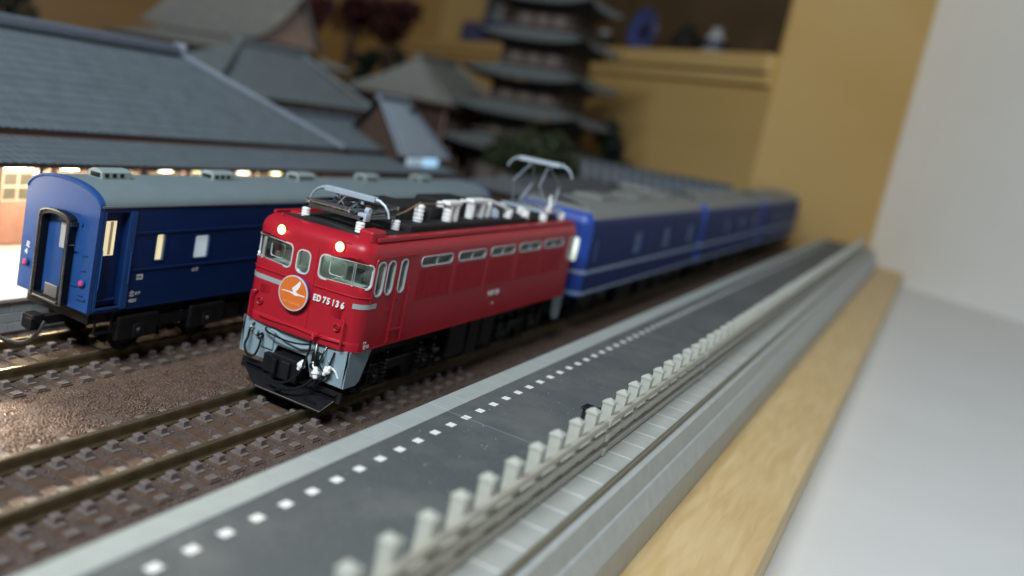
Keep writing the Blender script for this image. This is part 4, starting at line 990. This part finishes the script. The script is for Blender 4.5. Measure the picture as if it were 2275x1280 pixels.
mb = MB().add([(pe0, 9.85, 3.85), (pe1, 9.85, 3.85), (pr1, 11.6, 6.25), (pr0, 11.6, 6.25)], [(0, 1, 2, 3)]).add([(pe0, 13.4, 3.85), (pe1, 13.4, 3.85), (pr1, 11.6, 6.25), (pr0, 11.6, 6.25)], [(0, 1, 2, 3)]).add([(pe1, 9.85, 3.85), (pe1, 13.4, 3.85), (pr1, 11.6, 6.25)], [(0, 1, 2)])
part('porch_roof', mb, 'hip', pp)
for k in range(9):
    u = k/8; part('tile_rib', MB().tube([(pe0+(pe1-pe0)*u, 9.83, 3.87), (pr0+(pr1-pr0)*u, 11.58, 6.26)], .04, 6), 'hip', pp)
part('ridge', MB().tube([(20.6, 11.6, 6.3), (23.4, 11.6, 6.3)], .16, 8), 'ridge', pp)
part('ridge_ornament', MB().rev([(.22, -.1), (.22, .1)], (23.2, 11.25, 5.95), (0, 1, .6), 14), 'roofdark', pp)
part('wall', MB().box(20.8, 24.8, 10.2, 13.0, .6, 3.9).prism([(10.2, 3.9), (13.0, 3.9), (11.6, 5.9)], 'x', 20.8, 21.0), 'timber', pp)
for e_ in ([(pe1, 9.82, 3.9), (pr1, 11.6, 6.3)], [(pe0, 9.82, 3.9), (pr0, 11.6, 6.3)]): part('hip_tile', MB().tube(e_, .10, 8), 'ridge', pp)
bp_ = empty('lit_panel', (22.5, 9.7, 3.4), 'small pale blue glowing panel below the steep porch eave', 'sign')
part('panel', MB().box(22.4, 23.85, 9.62, 9.70, 3.30, 3.86, .02), 'bluelit', bp_)
part('panel', MB().box(20.9, 22.38, 9.63, 9.70, 3.34, 3.86, .02), 'bluelit2', bp_)
part('panel_frame', MB().box(20.8, 23.95, 9.70, 9.76, 3.22, 3.92), 'timber', bp_)

# ------------------------------------------------------------------ buildings behind
def hip_house(name, x0, x1, y0, y1, ze, zr, rx0, rx1, zg, mt, label, over=.8, wallm='timber', rib=0):
    h = empty(name, ((x0+x1)/2, (y0+y1)/2, zg), label, 'building')
    yc = (y0+y1)/2
    E_ = [(x0, y0, ze), (x1, y0, ze), (x1, y1, ze), (x0, y1, ze)]; R_ = [(rx0, yc, zr), (rx1, yc, zr)]
    def surf(a, b, c, d, n=8):
        # slope with slightly concave (sagging) profile
        rws = []
        for k in range(n+1):
            t = k/n; zz = -(math.sin(PI*t)*.10*(zr-ze))
            A = Vector(a).lerp(Vector(d), t); B = Vector(b).lerp(Vector(c), t)
            rws.append([tuple(A.lerp(B, u/8)+Vector((0, 0, zz))) for u in range(9)])
        return rws
    part('front_slope', MB().grid(surf(E_[0], E_[1], R_[1], R_[0])), mt, h)
    part('rear_slope', MB().grid(surf(E_[2], E_[3], R_[0], R_[1])), mt, h)
    part('end_slope', MB().grid(surf(E_[3], E_[0], R_[0], R_[0])), mt, h)
    part('end_slope', MB().grid(surf(E_[1], E_[2], R_[1], R_[1])), mt, h)
    part('eave', MB().box(x0+.05, x1-.05, y0+.05, y1-.05, ze-.30, ze-.02), 'timber', h)
    part('ridge', MB().box(rx0-.3, rx1+.3, yc-.25, yc+.25, zr-.1, zr+.28, .06), mt, h)
    for a, b in ((E_[0], R_[0]), (E_[1], R_[1])): part('hip_ridge', MB().tube([a, b], .14, 7), mt, h)
    part('wall', MB().box(x0+over, x1-over, y0+over, y1-over, zg, ze-.25), wallm, h)
    x = x0+over
    while x < x1-over: part('wall_post', MB().box(x, x+.22, y0+over-.08, y0+over, zg, ze-.25), 'plaster', h); x += 1.6
    return h
hip_house('town_house', 16.5, 31.3, 18, 28, 5.22, 7.75, 24.0, 29.8, .4, 'roofb', 'dark grey hip roofed house behind the station wing')
# temple hall: skirt roof plus upper gabled roof
hip_house('temple_hall', 34.5, 46.5, 30.5, 46, 7.35, 9.2, 38, 43, .4, 'roofc', 'temple hall with pale grey sweeping upper roof at the top', 1.2)
th = bpy.data.objects['temple_hall']
mb = MB()
rws = []
for k in range(9):
    t = k/8; rws.append([(38.2-1.2*(1-t)+.0, 44.0-10.8*u, 8.55+3.6*t-.5*math.sin(PI*t)+.25*abs(2*u-1)**3*(1-t)) if False else (36.2+4.2*t, 43.8-12.0*u+(.4-.8*u)*t, 8.3+4.0*t-.45*math.sin(PI*t)+.3*abs(2*u-1)**3*(1-t)) for u in [q/10 for q in range(11)]])
mb.grid(rws); rw2 = [[(80.8-p[0], p[1], p[2]) for p in r] for r in rws]; mb.grid(rw2)
part('upper_roof', mb, 'roofc', th)
for yy in (32.2, 43.0): part('gable', MB().prism([(36.8, 8.5), (44.0, 8.5), (40.4, 12.0)], 'y', yy, yy+.3), 'plaster', th)
part('ridge', MB().box(40.0, 40.8, 31.6, 44.0, 12.1, 12.8, .1), 'roofc', th)
hip_house('long_hall', 47.5, 60, 21.5, 32, 6.3, 9.6, 50.5, 57, .4, 'roofc', 'broad beige grey roofed hall left of the pagoda', 1.0)
# low platform shed and tiled corridor on the right
sd = empty('low_shed', (34, 7.5, 0), 'low dark grey shed roof beyond the blue coach', 'building')
part('shed_roof', MB().prism([(5.2, 2.65), (9.9, 2.65), (9.9, 2.8), (7.6, 3.55), (5.2, 2.8)], 'x', 27.5, 42), 'roofdark', sd)
part('wall', MB().box(28, 41.5, 5.7, 9.4, -.2, 2.65), 'timber', sd)
co = empty('tiled_corridor', (47.5, 6, 0), 'low corridor with ribbed grey tiled roof in front of the wall', 'building')
A_, B_ = Vector((45.0, 10.0)), Vector((50.6, 1.2)); dv = (B_-A_).normalized(); nv = Vector((-dv.y, dv.x))
if nv.x > 0: nv = -nv
def cp(t, o, z): p = A_+(B_-A_)*t+nv*o; return (p.x, p.y, z)
part('corridor_roof', MB().grid([[cp(t, 1.25, 3.15) for t in (0, 1)], [cp(t, 0, 4.15) for t in (0, 1)], [cp(t, -1.25, 3.15) for t in (0, 1)]], False), 'roofdark', co)
for k in range(15):
    t = (k+.5)/15; part('tile_rib', MB().tube([cp(t, 1.28, 3.19), cp(t, .0, 4.20)], .12, 6), 'hip', co)
part('ridge', MB().tube([cp(0, 0, 4.27), cp(1, 0, 4.27)], .16, 8), 'roofdark', co)
part('eave_bright_strip', MB().tube([cp(.25, 1.33, 3.10), cp(.95, 1.33, 3.10)], .17, 8), 'chinaw', co)  # pale strip puts the bright lit face of the roof into colour
part('wall', MB().add([cp(0, .6, -.2), cp(1, .6, -.2), cp(1, .6, 3.6), cp(0, .6, 3.6), cp(0, -.6, -.2), cp(1, -.6, -.2), cp(1, -.6, 3.6), cp(0, -.6, 3.6)], [(0, 1, 2, 3), (4, 5, 6, 7), (0, 3, 7, 4), (1, 2, 6, 5)]), 'timber', co)

# pagoda
pgd = empty('pagoda', (54.2, 17.5, .3), 'five storied dark timber pagoda with grey roofs in front of the wall', 'pagoda')
PCX, PCY = 54.2, 17.5
tiers = [(3.55, 5.6, 3.3), (6.3, 5.25, 3.05), (9.1, 4.85, 2.85), (12.0, 4.45, 2.65), (14.9, 4.1, 2.45)]
for i, (ze, hw, bw) in enumerate(tiers):
    top = bw*.92; zt = ze+1.05 if i < 4 else ze+2.6; tw = tiers[i+1][2]*1.02 if i < 4 else .25
    rws = []
    for k in range(7):
        t = k/6; w = hw+(tw-hw)*t; z = ze+(zt-ze)*(t**1.35); line = []
        for s in range(4):
            a = s*PI/2
            for u in range(8):
                q = -1+2*u/8; lift = .55*abs(q)**3*(1-t)
                x, y = w, q*w
                line.append((PCX+x*math.cos(a)-y*math.sin(a), PCY+x*math.sin(a)+y*math.cos(a), z+lift))
        line.append(line[0]); rws.append(line)
    part('roof', MB().grid(rws, False), 'pagroof', pgd)
    under = [[(p[0], p[1], p[2]-.14) for p in rws[0]], [(PCX+(p[0]-PCX)*.55, PCY+(p[1]-PCY)*.55, ze-.55) for p in rws[0]]]
    part('eave', MB().grid(under, False), 'pagwood', pgd)
    zb = tiers[i-1][0]+.9 if i else .3
    st = part('storey', MB().box(PCX-bw, PCX+bw, PCY-bw, PCY+bw, zb, ze-.4), 'pagwood', pgd)
    for j in range(3):
        y0 = PCY-bw*.78+j*bw*.55
        part('panel', MB().box(PCX-bw-.06, PCX-bw, y0, y0+bw*.42, zb+.25, ze-.75), 'pagwin', st)
        x0 = PCX-bw*.78+j*bw*.55
        part('panel', MB().box(x0, x0+bw*.42, PCY-bw-.06, PCY-bw, zb+.25, ze-.75), 'pagwin' if i < 0 else 'pagwood', st)
    part('railing', MB().box(PCX-bw-.5, PCX+bw+.5, PCY-bw-.5, PCY-bw-.42, zb+.35, zb+.47).box(PCX-bw-.5, PCX-bw-.42, PCY-bw-.5, PCY+bw+.5, zb+.35, zb+.47), 'pagwin', st)
part('finial', MB().tube([(PCX, PCY, 17.3), (PCX, PCY, 22)], [.2, .06], 8), 'pagwood', pgd)

# ------------------------------------------------------------------ trees
def tree(name, x, y, z0, h, r, label, leaf, n=900, trunk=.35, clump=.34, group=None, squash=.75):
    t = empty(name, (x, y, z0), label, 'tree', group)
    mb = MB().tube([(x, y, z0), (x+.1, y, z0+h*.4), (x, y+.1, z0+h*.75)], [.30*trunk*2, .2*trunk*2, .06], 8)
    lobes = []
    for k in range(9):
        a = random.uniform(0, 6.28); rr = r*random.uniform(.2, .75); zz = z0+h*trunk+(h*(1-trunk))*random.uniform(.15, .85)
        c = Vector((x+rr*math.cos(a), y+rr*math.sin(a), zz)); lobes.append((c, r*random.uniform(.35, .6)))
        mb.tube([(x, y, z0+h*.35), tuple((Vector((x, y, z0+h*.5))+c)/2), tuple(c)], [.10, .07, .02], 5)
    part('trunk', mb, 'bark', t)
    vs = []; fs = []
    for k in range(n):
        c, lr = random.choice(lobes); d = Vector((random.gauss(0, 1), random.gauss(0, 1), random.gauss(0, squash))).normalized()*lr*random.uniform(.55, 1.05)
        p = c+d; s = clump*random.uniform(.5, 1.2); a = Vector((random.uniform(-1, 1), random.uniform(-1, 1), random.uniform(-1, 1))).normalized(); b = a.orthogonal().normalized()
        o = len(vs); vs += [p+a*s, p+b*s*.6, p-a*s, p-b*s*.6]; fs.append((o, o+1, o+2, o+3))
    part('crown', MB().add(vs, fs), leaf, t, fix=False)
tree('leafy_tree', 44.0, 13.4, .2, 5.6, 3.0, 'moss green bushy tree in front of the pagoda', 'leaf', 1500)
tree('leafy_tree', 45.5, 11.6, .2, 4.0, 2.2, 'smaller green bush right of the moss green tree', 'leaf', 800)
tree('dark_tree', 58.6, 12.2, .2, 7.4, 2.0, 'dark green tree against the wall right of the pagoda', 'leafdark', 900)
tree('dark_tree', 34.5, 58.0, .2, 11.0, 2.6, 'black silhouetted tree in the top left corner', 'leafdark', 1200)
for i, (x, y, h, lab) in enumerate(((59.5, 44.2, 14.5, 'leftmost dark trunked tree with red foliage behind the temple hall'), (61.6, 41.0, 15.8, 'middle dark trunked tree with red foliage behind the temple hall'), (63.6, 37.6, 15.0, 'rightmost dark trunked tree with red foliage behind the temple hall'))):
    tree('red_tree', x, y, .2, h, 2.6, lab, 'leafred', 900, .72, .5, 'red trees behind the temple hall')
    b = bpy.data.objects[[o.name for o in bpy.data.objects if o.name.startswith('red_tree')][-1]]
tree('dark_tree', 61.0, 38.5, .2, 10.6, 1.5, 'narrow dark green tree below the red foliage', 'leafdark', 900)
tree('dark_tree', 63.2, 35.6, .2, 10.8, 1.2, 'slim dark green tree right of the red foliage', 'leafdark', 700)

# ------------------------------------------------------------------ room wall with shelf
WD = Vector((0.617, 0.787, 0)); WN = Vector((-0.787, 0.617, 0)); W0 = Vector((81.84, 26.84, 0))
def wp(s, o, z): p = W0+WD*s+WN*o; return (p.x, p.y, z)
def wbox(mb, s0, s1, o0, o1, z0, z1):
    vs = [wp(s, o, z) for z in (z0, z1) for o in (o0, o1) for s in (s0, s1)]
    return mb.add(vs, [(0, 2, 3, 1), (4, 5, 7, 6), (0, 1, 5, 4), (2, 6, 7, 3), (0, 4, 6, 2), (1, 3, 7, 5)])
def wmesh(name, mb, mt, kind='structure', **kw):
    return mb.build(name, mt, None, kind=kind, **kw)
wmesh('cabinet_front', wbox(MB(), -31, 46, 0, -1.0, -2, 12.6), 'wall')
wmesh('cabinet_side', wbox(MB(), -31.4, -31, 0, -14, -2, 60), 'wall')
wmesh('room_wall', wbox(MB(), -190, 60, -14, -15, -3, 90), 'palewall')
wmesh('wall_panel', wbox(MB(), 33.5, 46, 0.3, -6, 14.4, 40), 'wall')
sh_ = empty('wall_shelf', wp(-10, 0, 13), 'pale wooden wall shelf holding dishes and boxes', 'shelf')
part('shelf_board', wbox(MB(), -31, 46, 1.0, -9, 13.0, 14.35), 'shelf', sh_)
part('shelf_moulding', wbox(MB(), -31, 46, .5, -.5, 12.0, 12.9), 'shelf', sh_)
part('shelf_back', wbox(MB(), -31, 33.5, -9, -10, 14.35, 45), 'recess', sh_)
part('shelf_upper_board', wbox(MB(), -31, 33.5, 1.0, -9, 27, 28.2), 'shelf', sh_)
# second wall across the far left
p0 = Vector(wp(46, 0, 0))
mb = MB(); d2 = Vector((-0.787, 0.617, 0)); q0 = p0-d2*2; q1 = p0+d2*190
mb.add([(q0.x, q0.y, -2), (q1.x, q1.y, -2), (q1.x, q1.y, 60), (q0.x, q0.y, 60)], [(0, 1, 2, 3)])
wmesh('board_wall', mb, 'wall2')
def on_shelf(s): return Vector(wp(s, -3.2, 14.36))
def plate(s, r, label):
    c = on_shelf(s); t = empty('blue_plate', c, label, 'plate')
    part('dish', MB().rev([(r*.45, .0), (r*.5, .12), (r*.75, .25), (r, .55), (r*.97, .62), (r*.7, .36), (r*.4, .28)], c+Vector((0, 0, r*.98)), WN, 28), 'china', t)
    part('dish_centre', MB().rev([(r*.42, .29), (r*.42, .33)], c+Vector((0, 0, r*.98)), WN, 24), 'navy', t)
    part('stand', MB().box(c.x-.6, c.x+.6, c.y-.6, c.y+.6, 14.36, 14.8), 'timber', t)
plate(-9.3, 2.25, 'round blue and white plate standing on the shelf right of the pagoda')
c = on_shelf(-15.6); t = empty('dark_pot', c, 'black rounded pot on the shelf right of the blue plate', 'pot')
part('pot_body', MB().rev([(.7, 0), (1.3, .5), (1.55, 1.2), (1.2, 2.0), (.7, 2.3), (.75, 2.6)], c, n=20), 'darkpot', t); part('pot_lid', MB().rev([(.75, 0), (.5, .2), (.12, .3), (.16, .5)], c+Vector((0, 0, 2.6)), n=16), 'darkpot', t)
c = on_shelf(-19.6); t = empty('white_vase', c, 'white and navy vase at the right end of the shelf', 'vase')
part('vase_body', MB().rev([(.6, 0), (1.0, .5), (1.1, 1.2), (.7, 1.9), (.4, 2.3), (.6, 2.6)], c, n=20), 'chinaw', t); part('vase_band', MB().rev([(1.06, .75), (1.13, 1.0), (1.12, 1.3), (1.02, 1.5)], c, n=20), 'navy', t)
c = on_shelf(26); t = empty('blue_box', c, 'long blue box on the shelf behind the pagoda top', 'box')
part('carton', wbox(MB(), 21.5, 31.5, -2, -5, 14.36, 17.4), 'bluebox', t); part('carton_label', wbox(MB(), 23, 29, -1.96, -2.0, 15.1, 16.9), 'china', t)
c = on_shelf(-2.2); t = empty('small_jar', c, 'small dark jar on the shelf just right of the pagoda roof', 'jar')
part('jar_body', MB().rev([(.7, 0), (.95, .4), (.95, 1.5), (.6, 1.9)], c, n=18), 'darkpot', t); part('jar_lid', MB().rev([(.65, 0), (.65, .3), (.2, .45)], c+Vector((0, 0, 1.9)), n=16), 'chinaw', t)
